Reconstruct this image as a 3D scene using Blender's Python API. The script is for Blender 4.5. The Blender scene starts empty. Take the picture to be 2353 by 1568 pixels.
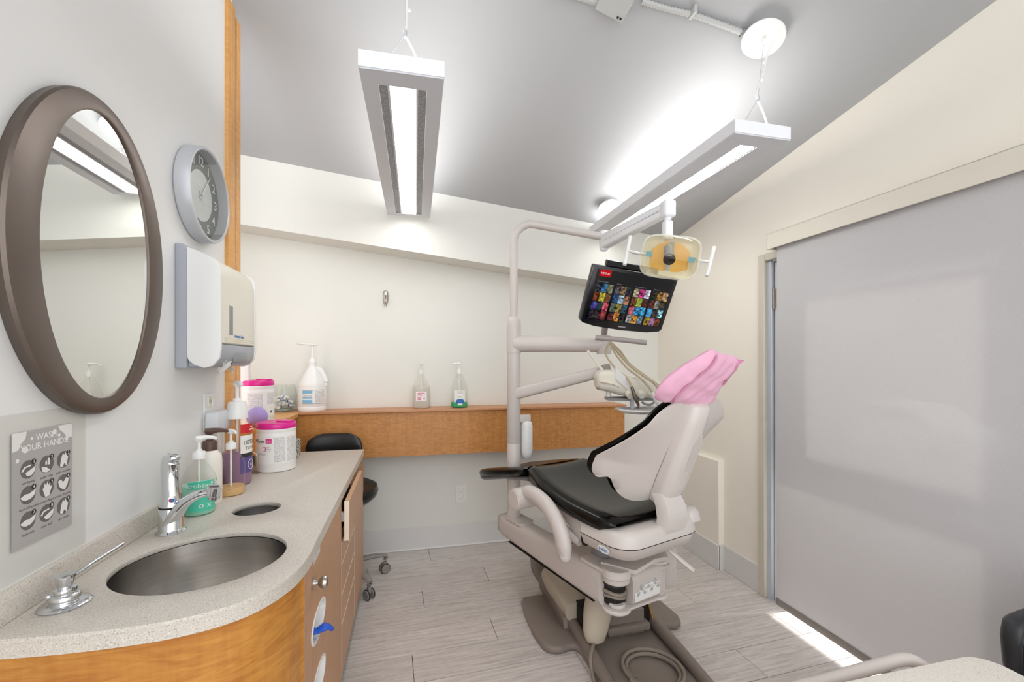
import bpy, bmesh, math, random
from mathutils import Vector, Matrix
R = math.radians
random.seed(7)
SC = bpy.context.scene
COL = SC.collection

# ------------------------------------------------------------------ camera, world, sun, exposure
cd = bpy.data.cameras.new('camera'); cam = bpy.data.objects.new('camera', cd); COL.objects.link(cam)
cd.sensor_width = 36.0; cd.lens = 15.30; cd.shift_y = 0.01955; cd.clip_start = 0.05
cam.location = (0, 0, 1.45); cam.rotation_euler = (R(90), 0, R(-13.197))
SC.camera = cam
W = bpy.data.worlds.new('world'); SC.world = W; W.use_nodes = True
bgn = W.node_tree.nodes['Background']
bgn.inputs[0].default_value = (0.96, 0.975, 1.0, 1); bgn.inputs[1].default_value = 2.6
sl = bpy.data.lights.new('sun', 'SUN'); sl.energy = 9.0; sl.angle = R(16); sl.color = (1, .96, .9)
so = bpy.data.objects.new('sun', sl); COL.objects.link(so)
so.rotation_euler = Vector((-.80, .04, -.60)).to_track_quat('-Z', 'Y').to_euler()
UPLIGHT = 6.5; LENS_GLOW = 17.0
SC.view_settings.view_transform = 'Standard'; SC.view_settings.look = 'None'
SC.view_settings.gamma = 1.0; SC.view_settings.use_curve_mapping = False
SC.view_settings.exposure = 0.06
SC.cycles.max_bounces = 10; SC.cycles.diffuse_bounces = 6; SC.cycles.transparent_max_bounces = 24
SC.cycles.caustics_reflective = False; SC.cycles.caustics_refractive = False
SC.cycles.sample_clamp_indirect = 6.0

# ------------------------------------------------------------------ materials
def lin(h):
    if isinstance(h, (tuple, list)): return tuple(h)
    h = h.lstrip('#'); o = []
    for i in (0, 2, 4):
        c = int(h[i:i+2], 16) / 255.0
        o.append(c / 12.92 if c <= .04045 else ((c + .055) / 1.055) ** 2.4)
    return tuple(o)
def newmat(name):
    m = bpy.data.materials.new(name); m.use_nodes = True
    nt = m.node_tree; nt.nodes.clear()
    out = nt.nodes.new('ShaderNodeOutputMaterial')
    return m, nt, out
def N(nt, t, **k):
    n = nt.nodes.new(t)
    for a, v in k.items():
        if a.startswith('i_'):
            key = a[2:]
            n.inputs[int(key) if key.isdigit() else key.replace('_', ' ')].default_value = v
        else: setattr(n, a, v)
    return n
def coords(nt, scale=(1, 1, 1), rot=(0, 0, 0), kind='Object'):
    tc = N(nt, 'ShaderNodeTexCoord'); mp = N(nt, 'ShaderNodeMapping')
    mp.inputs['Scale'].default_value = scale; mp.inputs['Rotation'].default_value = rot
    nt.links.new(tc.outputs[kind], mp.inputs[0]); return mp.outputs[0]
def mat(name, col, rough=.5, metal=0., var=.06, scale=8., bump=0., bscale=120., spec=.5, coat=0., sheen=0.):
    m, nt, out = newmat(name); L = nt.links.new
    b = N(nt, 'ShaderNodeBsdfPrincipled'); L(b.outputs[0], out.inputs[0])
    b.inputs['Roughness'].default_value = rough; b.inputs['Metallic'].default_value = metal
    b.inputs['Specular IOR Level'].default_value = spec
    b.inputs['Coat Weight'].default_value = coat; b.inputs['Sheen Weight'].default_value = sheen
    c = lin(col); v = coords(nt)
    n = N(nt, 'ShaderNodeTexNoise', i_Scale=scale, i_Detail=4.); L(v, n.inputs['Vector'])
    r = N(nt, 'ShaderNodeValToRGB'); r.color_ramp.elements[0].position = .3; r.color_ramp.elements[1].position = .7
    r.color_ramp.elements[0].color = tuple(min(1, x * (1 - var)) for x in c) + (1,)
    r.color_ramp.elements[1].color = tuple(min(1, x * (1 + var)) for x in c) + (1,)
    L(n.outputs[0], r.inputs[0]); L(r.outputs[0], b.inputs['Base Color'])
    if bump:
        n2 = N(nt, 'ShaderNodeTexNoise', i_Scale=bscale, i_Detail=3.); L(v, n2.inputs['Vector'])
        bp = N(nt, 'ShaderNodeBump', i_Strength=bump, i_Distance=.002); L(n2.outputs[0], bp.inputs['Height'])
        L(bp.outputs[0], b.inputs['Normal'])
    return m
def emit(name, col, s):
    m, nt, out = newmat(name); e = N(nt, 'ShaderNodeEmission'); e.inputs[0].default_value = lin(col) + (1,); e.inputs[1].default_value = s
    nt.links.new(e.outputs[0], out.inputs[0]); return m
def clear(name, tint, gloss=.02, rough=.03, fres=1.45):
    m, nt, out = newmat(name); L = nt.links.new
    t = N(nt, 'ShaderNodeBsdfTransparent'); t.inputs[0].default_value = lin(tint) + (1,)
    g = N(nt, 'ShaderNodeBsdfGlossy', i_Roughness=rough); f = N(nt, 'ShaderNodeLayerWeight', i_Blend=.5)
    pw = N(nt, 'ShaderNodeMath', operation='POWER'); pw.inputs[1].default_value = 4.; L(f.outputs['Facing'], pw.inputs[0])
    ad = N(nt, 'ShaderNodeMath', operation='MULTIPLY_ADD'); ad.inputs[1].default_value = .45; ad.inputs[2].default_value = gloss; L(pw.outputs[0], ad.inputs[0])
    mx = N(nt, 'ShaderNodeMixShader'); L(ad.outputs[0], mx.inputs[0]); L(t.outputs[0], mx.inputs[1]); L(g.outputs[0], mx.inputs[2])
    L(mx.outputs[0], out.inputs[0]); return m
def milky(name, col, tr=.5, rough=.25):
    """translucent plastic or tinted liquid: part transparent, part coloured diffuse with gloss"""
    m, nt, out = newmat(name); L = nt.links.new; c = lin(col) + (1,)
    t = N(nt, 'ShaderNodeBsdfTransparent'); t.inputs[0].default_value = tuple(min(1, x * .5 + .5) for x in c[:3]) + (1,)
    b = N(nt, 'ShaderNodeBsdfPrincipled', i_Roughness=rough); b.inputs['Base Color'].default_value = c
    mx = N(nt, 'ShaderNodeMixShader'); mx.inputs[0].default_value = 1 - tr
    L(t.outputs[0], mx.inputs[1]); L(b.outputs[0], mx.inputs[2]); L(mx.outputs[0], out.inputs[0]); return m
def wood(name, c1, c2, axis='z', rough=.38, figure=1.0, scale=1.0, spec=.4, ripple=None):
    """veneer: long grain along `axis`, plus a rippled figure whose noise is scaled by `ripple`"""
    m, nt, out = newmat(name); L = nt.links.new
    b = N(nt, 'ShaderNodeBsdfPrincipled', i_Roughness=rough); b.inputs['Specular IOR Level'].default_value = spec
    L(b.outputs[0], out.inputs[0])
    sc = {'x': (3, 40, 40), 'y': (40, 3, 40), 'z': (40, 40, 3)}[axis]
    g = N(nt, 'ShaderNodeTexNoise', i_Scale=scale, i_Detail=6., i_Distortion=.6); L(coords(nt, sc), g.inputs['Vector'])
    f = N(nt, 'ShaderNodeTexNoise', i_Scale=scale, i_Detail=2., i_Distortion=1.6)
    L(coords(nt, ripple or {'x': (55, 9, 9), 'y': (9, 55, 9), 'z': (9, 9, 55)}[axis]), f.inputs['Vector'])
    a = N(nt, 'ShaderNodeMath', operation='MULTIPLY'); a.inputs[1].default_value = .30 + .40 * figure; L(f.outputs[0], a.inputs[0])
    s = N(nt, 'ShaderNodeMath', operation='MULTIPLY_ADD'); s.inputs[1].default_value = .70 - .40 * figure; L(g.outputs[0], s.inputs[0]); L(a.outputs[0], s.inputs[2])
    r = N(nt, 'ShaderNodeValToRGB'); r.color_ramp.elements[0].position = .36; r.color_ramp.elements[1].position = .64
    r.color_ramp.elements[0].color = lin(c1) + (1,); r.color_ramp.elements[1].color = lin(c2) + (1,)
    L(s.outputs[0], r.inputs[0]); L(r.outputs[0], b.inputs['Base Color']); return m
def speckle(name, base, dark, light, rough=.35):
    m, nt, out = newmat(name); L = nt.links.new
    b = N(nt, 'ShaderNodeBsdfPrincipled', i_Roughness=rough); L(b.outputs[0], out.inputs[0]); v = coords(nt)
    n = N(nt, 'ShaderNodeTexNoise', i_Scale=330., i_Detail=2.); L(v, n.inputs['Vector'])
    r = N(nt, 'ShaderNodeValToRGB'); e = r.color_ramp.elements
    e[0].position = .30; e[0].color = lin(dark) + (1,); e[1].position = .68; e[1].color = lin(light) + (1,)
    for p, c in ((.42, base), (.58, base)):
        x = e.new(p); x.color = lin(c) + (1,)
    L(n.outputs[0], r.inputs[0]); L(r.outputs[0], b.inputs['Base Color']); return m
def brushed(name, col, rough=.28, sc=(4, 4, 160), metal=1.):
    m, nt, out = newmat(name); L = nt.links.new
    b = N(nt, 'ShaderNodeBsdfPrincipled', i_Metallic=metal, i_Roughness=rough); L(b.outputs[0], out.inputs[0])
    n = N(nt, 'ShaderNodeTexNoise', i_Scale=1., i_Detail=3.); L(coords(nt, sc), n.inputs['Vector'])
    r = N(nt, 'ShaderNodeValToRGB'); c = lin(col)
    r.color_ramp.elements[0].color = tuple(x * .85 for x in c) + (1,); r.color_ramp.elements[1].color = tuple(min(1, x * 1.12) for x in c) + (1,)
    L(n.outputs[0], r.inputs[0]); L(r.outputs[0], b.inputs['Base Color']); return m
def plank_mat():
    m, nt, out = newmat('floor_plank'); L = nt.links.new
    b = N(nt, 'ShaderNodeBsdfPrincipled', i_Roughness=.42); L(b.outputs[0], out.inputs[0])
    oi = N(nt, 'ShaderNodeObjectInfo'); tc = N(nt, 'ShaderNodeTexCoord')
    ad = N(nt, 'ShaderNodeVectorMath', operation='MULTIPLY_ADD'); ad.inputs[1].default_value = (1, 1, 1)
    L(tc.outputs['Object'], ad.inputs[0])
    cm = N(nt, 'ShaderNodeCombineXYZ'); mu = N(nt, 'ShaderNodeMath', operation='MULTIPLY'); mu.inputs[1].default_value = 37.
    L(oi.outputs['Random'], mu.inputs[0]); L(mu.outputs[0], cm.inputs[0]); L(mu.outputs[0], cm.inputs[1]); L(cm.outputs[0], ad.inputs[2])
    mp = N(nt, 'ShaderNodeMapping'); mp.inputs['Scale'].default_value = (3.0, 52, 1); L(ad.outputs[0], mp.inputs[0])
    n = N(nt, 'ShaderNodeTexNoise', i_Scale=1.4, i_Detail=8., i_Roughness=.68, i_Distortion=.35); L(mp.outputs[0], n.inputs['Vector'])
    r = N(nt, 'ShaderNodeValToRGB'); e = r.color_ramp.elements
    e[0].position = .28; e[0].color = lin('aea6a1') + (1,); e[1].position = .70; e[1].color = lin('e5dfda') + (1,)
    x = e.new(.48); x.color = lin('cec6c1') + (1,)
    L(n.outputs[0], r.inputs[0])
    h = N(nt, 'ShaderNodeHueSaturation'); L(r.outputs[0], h.inputs['Color'])
    va = N(nt, 'ShaderNodeMapRange'); va.inputs[3].default_value = .92; va.inputs[4].default_value = 1.07; L(oi.outputs['Random'], va.inputs[0]); L(va.outputs[0], h.inputs['Value'])
    L(h.outputs[0], b.inputs['Base Color']); return m
def lines_mat(name, paper, ink, n_lines=120., cols=60.):
    """fine print: rows of broken grey dashes, from object coordinates"""
    m, nt, out = newmat(name); L = nt.links.new
    b = N(nt, 'ShaderNodeBsdfPrincipled', i_Roughness=.45); L(b.outputs[0], out.inputs[0])
    tc = N(nt, 'ShaderNodeTexCoord'); sp = N(nt, 'ShaderNodeSeparateXYZ'); L(tc.outputs['Object'], sp.inputs[0])
    mu = N(nt, 'ShaderNodeMath', operation='MULTIPLY'); mu.inputs[1].default_value = n_lines; L(sp.outputs[2], mu.inputs[0])
    fr = N(nt, 'ShaderNodeMath', operation='FRACT'); L(mu.outputs[0], fr.inputs[0])
    ls = N(nt, 'ShaderNodeMath', operation='LESS_THAN'); ls.inputs[1].default_value = .5; L(fr.outputs[0], ls.inputs[0])
    nz = N(nt, 'ShaderNodeTexNoise', i_Scale=1., i_Detail=1.); L(coords(nt, (cols * 5, cols * 5, n_lines)), nz.inputs['Vector'])
    gt = N(nt, 'ShaderNodeMath', operation='GREATER_THAN'); gt.inputs[1].default_value = .42; L(nz.outputs[0], gt.inputs[0])
    an = N(nt, 'ShaderNodeMath', operation='MULTIPLY'); L(ls.outputs[0], an.inputs[0]); L(gt.outputs[0], an.inputs[1])
    mx = N(nt, 'ShaderNodeMix', data_type='RGBA'); L(an.outputs[0], mx.inputs['Factor'])
    mx.inputs['A'].default_value = lin(paper) + (1,); mx.inputs['B'].default_value = lin(ink) + (1,)
    L(mx.outputs['Result'], b.inputs['Base Color']); return m
def blind_mat():
    m, nt, out = newmat('blind_fabric'); L = nt.links.new
    n = N(nt, 'ShaderNodeTexNoise', i_Scale=1., i_Detail=3.); L(coords(nt, (30, 420, 60)), n.inputs['Vector'])
    n2 = N(nt, 'ShaderNodeTexNoise', i_Scale=1., i_Detail=3.); L(coords(nt, (30, 60, 420)), n2.inputs['Vector'])
    a = N(nt, 'ShaderNodeMath', operation='ADD'); L(n.outputs[0], a.inputs[0]); L(n2.outputs[0], a.inputs[1])
    r = N(nt, 'ShaderNodeValToRGB'); r.color_ramp.elements[0].color = lin('cfced0') + (1,); r.color_ramp.elements[1].color = lin('e4e3e4') + (1,)
    h = N(nt, 'ShaderNodeMath', operation='MULTIPLY'); h.inputs[1].default_value = .5; L(a.outputs[0], h.inputs[0]); L(h.outputs[0], r.inputs[0])
    d = N(nt, 'ShaderNodeBsdfDiffuse'); L(r.outputs[0], d.inputs[0])
    tl = N(nt, 'ShaderNodeBsdfTranslucent'); tl.inputs[0].default_value = lin('b4aeac') + (1,)
    tp = N(nt, 'ShaderNodeBsdfTransparent')
    m1 = N(nt, 'ShaderNodeMixShader'); m1.inputs[0].default_value = .16; L(d.outputs[0], m1.inputs[1]); L(tl.outputs[0], m1.inputs[2])
    m2 = N(nt, 'ShaderNodeMixShader'); m2.inputs[0].default_value = .10; L(m1.outputs[0], m2.inputs[1]); L(tp.outputs[0], m2.inputs[2])
    L(m2.outputs[0], out.inputs[0]); return m
def attr_emit(name, s):
    m, nt, out = newmat(name); a = N(nt, 'ShaderNodeAttribute', attribute_name='tint')
    e = N(nt, 'ShaderNodeEmission'); e.inputs[1].default_value = s
    nt.links.new(a.outputs['Color'], e.inputs[0]); nt.links.new(e.outputs[0], out.inputs[0]); return m
def zebra_mat():
    m, nt, out = newmat('zebra_print'); L = nt.links.new
    b = N(nt, 'ShaderNodeBsdfPrincipled', i_Roughness=.5); L(b.outputs[0], out.inputs[0])
    w = N(nt, 'ShaderNodeTexWave', i_Scale=26., i_Distortion=7., i_Detail=2.); w.bands_direction = 'DIAGONAL'; L(coords(nt), w.inputs['Vector'])
    r = N(nt, 'ShaderNodeValToRGB'); r.color_ramp.elements[0].position = .47; r.color_ramp.elements[1].position = .53
    r.color_ramp.elements[0].color = lin('2e2f33') + (1,); r.color_ramp.elements[1].color = lin('d8d8d4') + (1,)
    L(w.outputs[0], r.inputs[0]); L(r.outputs[0], b.inputs['Base Color']); return m

M = {}
M['wall'] = mat('wall_paint', 'e3e3dd', .75, var=.012, scale=2.5, bump=.06, bscale=220, spec=.2)
M['wall_cool'] = mat('wall_paint_white', 'ebebea', .7, var=.012, scale=2.5, bump=.06, bscale=220, spec=.2)
M['wall_warm'] = mat('wall_paint_cream', 'f3eee3', .75, var=.012, scale=2.5, bump=.06, bscale=220, spec=.2)
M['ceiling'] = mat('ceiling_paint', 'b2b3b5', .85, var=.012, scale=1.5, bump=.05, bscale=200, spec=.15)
M['base'] = mat('baseboard_paint', 'dcdbd9', .45, var=.01)
M['plank'] = plank_mat()
M['subfloor'] = mat('subfloor', '2f2a28', .9)
M['trim'] = wood('trim_wood', 'd6974f', 'e9b26a', 'z', .35, .5)
M['dark'] = mat('dark_gap', '1b1714', .8)
M['panel'] = wood('panel_veneer', 'b0763f', 'c88e50', 'z', .35, .9, 1.0, ripple=(15, 15, 60))
M['lip'] = wood('lip_wood', 'b98158', 'c99266', 'x', .4, .3)
M['curved'] = wood('curved_veneer', 'ae6f2e', 'c88d42', 'z', .32, .95, 1.0, ripple=(8, 8, 42))
M['laminate'] = wood('cabinet_laminate', 'ba8d68', 'c79c77', 'z', .45, .3, 1.5)
M['edge'] = mat('pale_edge_band', 'f1e4d2', .5)
M['drawer'] = wood('drawer_laminate', 'bd926e', 'caa17e', 'z', .4, .3, 1.5)
M['carcass'] = mat('cabinet_carcass', '55402f', .7)
M['counter'] = speckle('counter_stone', 'cfc8be', 'a39b90', 'e2ddd5')
M['cart'] = speckle('cart_laminate', 'ece7dd', 'cbc4b8', 'f5f2ec', .45)
M['steel'] = brushed('brushed_steel', 'cfccc9', .2)
M['chrome'] = mat('chrome', 'dcdfe2', .06, 1., .01)
M['satin'] = mat('satin_nickel', 'b9b2aa', .3, 1., .03)
M['alu'] = mat('aluminium', 'c9cfd8', .4, .35, .02)
M['bronze'] = mat('bronze_frame', '6f645d', .34, .75, .04)
M['mirror'] = mat('mirror_silver', 'eceeec', .0, 1., .0)
M['silver'] = mat('silver_plastic', 'c3c6cb', .35, .25, .02)
M['dial'] = mat('dial_black', '3b3d3e', .3, 0., .02)
M['dialmid'] = brushed('dial_silver', 'd6d8d6', .3, (60, 2, 60), .5)
M['ink_white'] = mat('print_white', 'ecebe8', .5, var=.0)
M['ink_dark'] = mat('print_dark', '2c2b2d', .5, var=.0)
M['ink_grey'] = mat('print_grey', '8f8b8a', .6, var=.0)
M['ink_mid'] = mat('print_mid_grey', '6d6867', .6, var=.0)
M['ink_blue'] = mat('print_blue', '2b6fb2', .5, var=.0)
M['ink_red'] = mat('print_red', 'c8202c', .5, var=.0)
M['ink_pink'] = mat('print_pink', 'd8127e', .5, var=.0)
M['white'] = mat('white_plastic', 'ebebe9', .3, 0., .01)
M['cream'] = mat('cream_plastic', 'e4e0d2', .32, 0., .012)
M['greypl'] = mat('grey_plastic', 'a9adb6', .4, 0., .02)
M['midgrey'] = mat('mid_grey_plastic', '8f9193', .45, 0., .02)
M['paper'] = mat('paper', 'efeeeb', .8, 0., .01)
M['poster'] = mat('poster_grey', 'b3afae', .6, 0., .02)
M['sheet'] = clear('clear_sheet', 'fdfdfc', .015, .15)
M['glass'] = clear('clear_glass', 'fbfcfb', .02, .02)
M['pane'] = clear('window_pane', 'fafbfb', .02, .01)
M['clearpl'] = clear('clear_plastic', 'fdfdfc', .012, .06)
M['chair'] = mat('chair_plastic', 'cbc3be', .38, 0., .012, 5., .05, 500)
M['chair2'] = mat('chair_plastic_light', 'd3ccc7', .35, 0., .012, 5.)
M['cover'] = mat('beige_cover', 'c6bcaa', .5, 0., .02, 5., .05, 400)
M['taupe'] = mat('base_taupe', '857a72', .48, 0., .025, 5., .06, 300)
M['black'] = mat('black_vinyl', '0a0908', .2, 0., .08, 6., .03, 60, .3)
M['blackchair'] = mat('black_leatherette', '26272b', .45, 0., .08, 8., .12, 260)
M['blackpl'] = mat('black_plastic', '141318', .25, 0., .05)
M['warmgrey'] = mat('warm_grey_plastic', '9f9693', .42, 0., .02)
M['rubber'] = mat('dark_rubber', '2d2b2b', .6, 0., .05)
M['hose'] = mat('tan_hose', 'b9ab90', .45, 0., .03)
M['hosegrey'] = mat('grey_hose', '8d8378', .5, 0., .03)
M['brass'] = mat('brass', 'b08a48', .3, .9, .03)
M['pink'] = mat('pink_paper_cloth', 'e6b0c9', .8, 0., .03, 14., .25, 90, .2, 0., .2)
M['pinkhem'] = mat('pink_hem', 'f1c3d8', .8, 0., .02, 14., .2, 90, .2)
M['pinkdark'] = mat('pink_fold', 'ea9cc4', .8, 0., .02, 14., .2, 90, .2)
M['amber'] = milky('amber_reflector', 'ffd668', .45, .15)
M['lampshell'] = milky('lamp_shell', 'fdfdf8', .7, .2)
M['lampclear'] = clear('lamp_shield', 'fdfbf2', .03, .04)
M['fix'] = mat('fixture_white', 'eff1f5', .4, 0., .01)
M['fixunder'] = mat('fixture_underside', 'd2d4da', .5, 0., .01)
M['perf'] = lines_mat('perforated_metal', 'b9b9ba', '8e8e92', 300., 40.)
M['lens'] = emit('lamp_lens', (1, .985, .96), LENS_GLOW)
M['pinkcap'] = mat('magenta_lid', 'dd2290', .3, 0., .03)
M['print'] = lines_mat('fine_print', 'eceae8', 'aeb0b4', 190., 40.)
M['printblue'] = mat('label_blue', '7fb9dc', .45, 0., .05)
M['teal'] = mat('label_teal', '50c9aa', .45, 0., .03)
M['mint'] = milky('mint_liquid', 'b4f5de', .3)
M['greenliq'] = milky('green_liquid', '3cc486', .12)
M['purple'] = milky('purple_liquid', 'b08cae', .3)
M['amberliq'] = milky('amber_liquid', 'f3cf94', .3)
M['clearliq'] = milky('clear_liquid', 'f0efe9', .55)
M['lotion'] = mat('lotion_bottle', 'efe9e1', .35, 0., .01)
M['brown'] = mat('brown_pump', '5a4038', .4, 0., .03)
M['ball'] = mat('lilac_rubber', 'a796d2', .55, 0., .02)
M['blue'] = mat('blue_nitrile', '1f58c8', .45, 0., .05)
M['zebra'] = zebra_mat()
M['blind'] = blind_mat()
M['hem'] = mat('blind_hem', '8e8884', .6, 0., .02)
M['valance'] = mat('valance_paint', 'dfdacd', .55, 0., .01)
M['casing'] = mat('door_casing', 'cfc9bb', .5, 0., .02)
M['doorw'] = mat('door_white', 'd4d6d8', .45, 0., .01)
M['asphalt'] = mat('asphalt', '9b9a9a', .9, 0., .1, 3.)
M['brickfar'] = mat('far_wall', 'b58f86', .9, 0., .1, 3.)
M['carwhite'] = mat('car_paint', 'f2f3f5', .8, 0., .01)
M['stool'] = mat('stool_vinyl', '17181a', .3, 0., .05)
M['stoolbase'] = mat('stool_base_grey', '8f8a86', .45, 0., .03)
M['screen'] = attr_emit('screen_glow', 1.0)
M['screenblack'] = mat('screen_black', '060607', .12, 0., .0)
M['conduit'] = mat('conduit_paint', 'b9bab8', .5, 0., .02)

# ------------------------------------------------------------------ mesh helpers
def join(bm, t, X=None):
    if X is not None: bmesh.ops.transform(t, matrix=X, verts=t.verts)
    me = bpy.data.meshes.new('tmp'); t.to_mesh(me); t.free(); bm.from_mesh(me); bpy.data.meshes.remove(me); return bm
def BM(): return bmesh.new()
def box(bm, a, b, bev=0., seg=2, X=None):
    """box between corners a and b"""
    t = BM(); bmesh.ops.create_cube(t, size=1.)
    c = [(p + q) / 2 for p, q in zip(a, b)]; s = [abs(q - p) for p, q in zip(a, b)]
    for v in t.verts: v.co = Vector([c[i] + v.co[i] * s[i] for i in range(3)])
    if bev: bmesh.ops.bevel(t, geom=t.edges[:], offset=bev, segments=seg, profile=.5, affect='EDGES')
    return join(bm, t, X)
def axisM(p, d, up=None):
    """matrix whose z axis runs along d, at p"""
    q = Vector(d).normalized().to_track_quat('Z', 'Y').to_matrix().to_4x4(); q.translation = Vector(p); return q
def lathe(bm, prof, X=None, seg=28, sx=1., sy=1.):
    t = BM(); rings = []
    for r, z in prof:
        if r < 1e-6: rings.append([t.verts.new((0, 0, z))])
        else: rings.append([t.verts.new((r * sx * math.cos(2 * math.pi * k / seg), r * sy * math.sin(2 * math.pi * k / seg), z)) for k in range(seg)])
    for A, B in zip(rings, rings[1:]):
        for k in range(seg):
            k2 = (k + 1) % seg
            if len(A) == 1 and len(B) == 1: continue
            if len(A) == 1: t.faces.new((A[0], B[k2], B[k]))
            elif len(B) == 1: t.faces.new((A[k], A[k2], B[0]))
            else: t.faces.new((A[k], A[k2], B[k2], B[k]))
    bmesh.ops.recalc_face_normals(t, faces=t.faces[:])
    return join(bm, t, X)
def cyl(bm, p0, p1, r, r1=None, seg=24, bev=.0):
    p0 = Vector(p0); p1 = Vector(p1); h = (p1 - p0).length; r1 = r if r1 is None else r1
    b = min(bev, h / 2.1)
    prof = [(0, 0), (r - b, 0), (r, b), (r1, h - b), (r1 - b, h), (0, h)] if b else [(0, 0), (r, 0), (r1, h), (0, h)]
    return lathe(bm, prof, axisM(p0, p1 - p0), seg)
def ball(bm, c, r, sub=3):
    t = BM(); bmesh.ops.create_icosphere(t, subdivisions=sub, radius=1.)
    r = (r, r, r) if not isinstance(r, (tuple, list)) else r
    for v in t.verts: v.co = Vector([c[i] + v.co[i] * r[i] for i in range(3)])
    return join(bm, t)
def smooth_path(P, n=8, closed=False):
    P = [Vector(p) for p in P]; out = []; m = len(P)
    for i in range(m if closed else m - 1):
        p0 = P[(i - 1) % m] if closed or i > 0 else P[0]; p1 = P[i]; p2 = P[(i + 1) % m]
        p3 = P[(i + 2) % m] if closed or i + 2 < m else P[-1]
        for k in range(n):
            t = k / n
            out.append(.5 * (2 * p1 + (p2 - p0) * t + (2 * p0 - 5 * p1 + 4 * p2 - p3) * t * t + (3 * p1 - p0 - 3 * p2 + p3) * t ** 3))
    if not closed: out.append(P[-1])
    return out
def lerp_list(v, n):
    if not isinstance(v, (list, tuple)): return [v] * n
    return [v[min(len(v) - 2, int(i / (n - 1) * (len(v) - 1)))] * (1 - (i / (n - 1) * (len(v) - 1) - min(len(v) - 2, int(i / (n - 1) * (len(v) - 1))))) + v[min(len(v) - 1, int(i / (n - 1) * (len(v) - 1)) + 1)] * (i / (n - 1) * (len(v) - 1) - min(len(v) - 2, int(i / (n - 1) * (len(v) - 1)))) for i in range(n)]
def tube(bm, P, r, seg=10, n=0, closed=False, flat=1., up=None, squareness=0.):
    """tube along P (smoothed when n); r may be a list; flat scales the section along `up`"""
    P = smooth_path(P, n, closed) if n else [Vector(p) for p in P]
    P = [p for i, p in enumerate(P) if i == 0 or (p - P[i - 1]).length > 1e-6]
    rr = lerp_list(r, len(P)); t = BM(); rings = []; m = len(P)
    carry = up is None and flat == 1. and not squareness; U = Vector(up or (0, 0, 1)).normalized(); ps = None
    for i, p in enumerate(P):
        d = (P[(i + 1) % m] - P[i - 1]) if closed else (P[min(i + 1, m - 1)] - P[max(i - 1, 0)])
        d.normalize()
        if carry and ps is not None: s = ps - d * ps.dot(d)
        else:
            s = d.cross(U)
            if s.length < .05: s = d.cross(Vector((1, .1, 0)))
        s.normalize(); ps = s.copy(); w = s.cross(d).normalized(); ring = []
        for k in range(seg):
            a = 2 * math.pi * k / seg + (math.pi / seg if squareness else 0); cx, cy = math.cos(a), math.sin(a)
            if squareness:
                e = 1 - squareness; cx = math.copysign(abs(cx) ** e, cx); cy = math.copysign(abs(cy) ** e, cy)
            ring.append(t.verts.new(p + s * cx * rr[i] + w * cy * rr[i] * flat))
        rings.append(ring)
    pairs = list(zip(rings, rings[1:])) + ([(rings[-1], rings[0])] if closed else [])
    for A, B in pairs:
        for k in range(seg): t.faces.new((A[k], A[(k + 1) % seg], B[(k + 1) % seg], B[k]))
    if not closed: t.faces.new(rings[0][::-1]); t.faces.new(rings[-1])
    bmesh.ops.recalc_face_normals(t, faces=t.faces[:])
    return join(bm, t)
def prism(bm, poly, h0, h1, X=None, bev=0., seg=2):
    """polygon in local xy extruded from z = h0 to h1"""
    t = BM(); a = [t.verts.new((x, y, h0)) for x, y in poly]; b = [t.verts.new((x, y, h1)) for x, y in poly]
    t.faces.new(a[::-1]); t.faces.new(b)
    for k in range(len(poly)): t.faces.new((a[k], a[(k + 1) % len(poly)], b[(k + 1) % len(poly)], b[k]))
    bmesh.ops.recalc_face_normals(t, faces=t.faces[:])
    if bev: bmesh.ops.bevel(t, geom=[e for e in t.edges if len(e.link_faces) == 2 and e.calc_face_angle() > .5], offset=bev, segments=seg, profile=.5, affect='EDGES')
    return join(bm, t, X)
def loft(bm, secs, cap=True, X=None):
    t = BM(); rings = [[t.verts.new(p) for p in s] for s in secs]
    for A, B in zip(rings, rings[1:]):
        n = len(A)
        for k in range(n): t.faces.new((A[k], A[(k + 1) % n], B[(k + 1) % n], B[k]))
    if cap: t.faces.new(rings[0][::-1]); t.faces.new(rings[-1])
    bmesh.ops.recalc_face_normals(t, faces=t.faces[:])
    return join(bm, t, X)
def rrect(cx, cy, w, h, r, n=5):
    out = []
    for sx, sy, a0 in ((1, 1, 0), (-1, 1, 90), (-1, -1, 180), (1, -1, 270)):
        for k in range(n + 1):
            a = R(a0 + 90 * k / n); out.append((cx + sx * (w / 2 - r) + r * math.cos(a), cy + sy * (h / 2 - r) + r * math.sin(a)))
    return out
def oval(cx, cy, a, b, n=48): return [(cx + a * math.cos(2 * math.pi * k / n), cy + b * math.sin(2 * math.pi * k / n)) for k in range(n)]
def plate(bm, outlines, h, X=None, bev=0.):
    """flat plate with holes (2D outlines, first is the outside), thickness h upward from z = 0"""
    cu = bpy.data.curves.new('tmp', 'CURVE'); cu.dimensions = '2D'; cu.fill_mode = 'BOTH'
    cu.extrude = h / 2 - bev; cu.bevel_depth = bev; cu.bevel_resolution = 1; cu.offset = -bev
    for o in outlines:
        s = cu.splines.new('POLY'); s.points.add(len(o) - 1); s.use_cyclic_u = True
        for p, q in zip(s.points, o): p.co = (q[0], q[1], 0, 1)
    ob = bpy.data.objects.new('tmp', cu); COL.objects.link(ob)
    dg = bpy.context.evaluated_depsgraph_get(); me = bpy.data.meshes.new_from_object(ob.evaluated_get(dg))
    bpy.data.objects.remove(ob); bpy.data.curves.remove(cu)
    t = BM(); t.from_mesh(me); bpy.data.meshes.remove(me)
    bmesh.ops.remove_doubles(t, verts=t.verts[:], dist=1e-5)
    bmesh.ops.translate(t, vec=(0, 0, h / 2), verts=t.verts[:])
    return join(bm, t, X)
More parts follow.
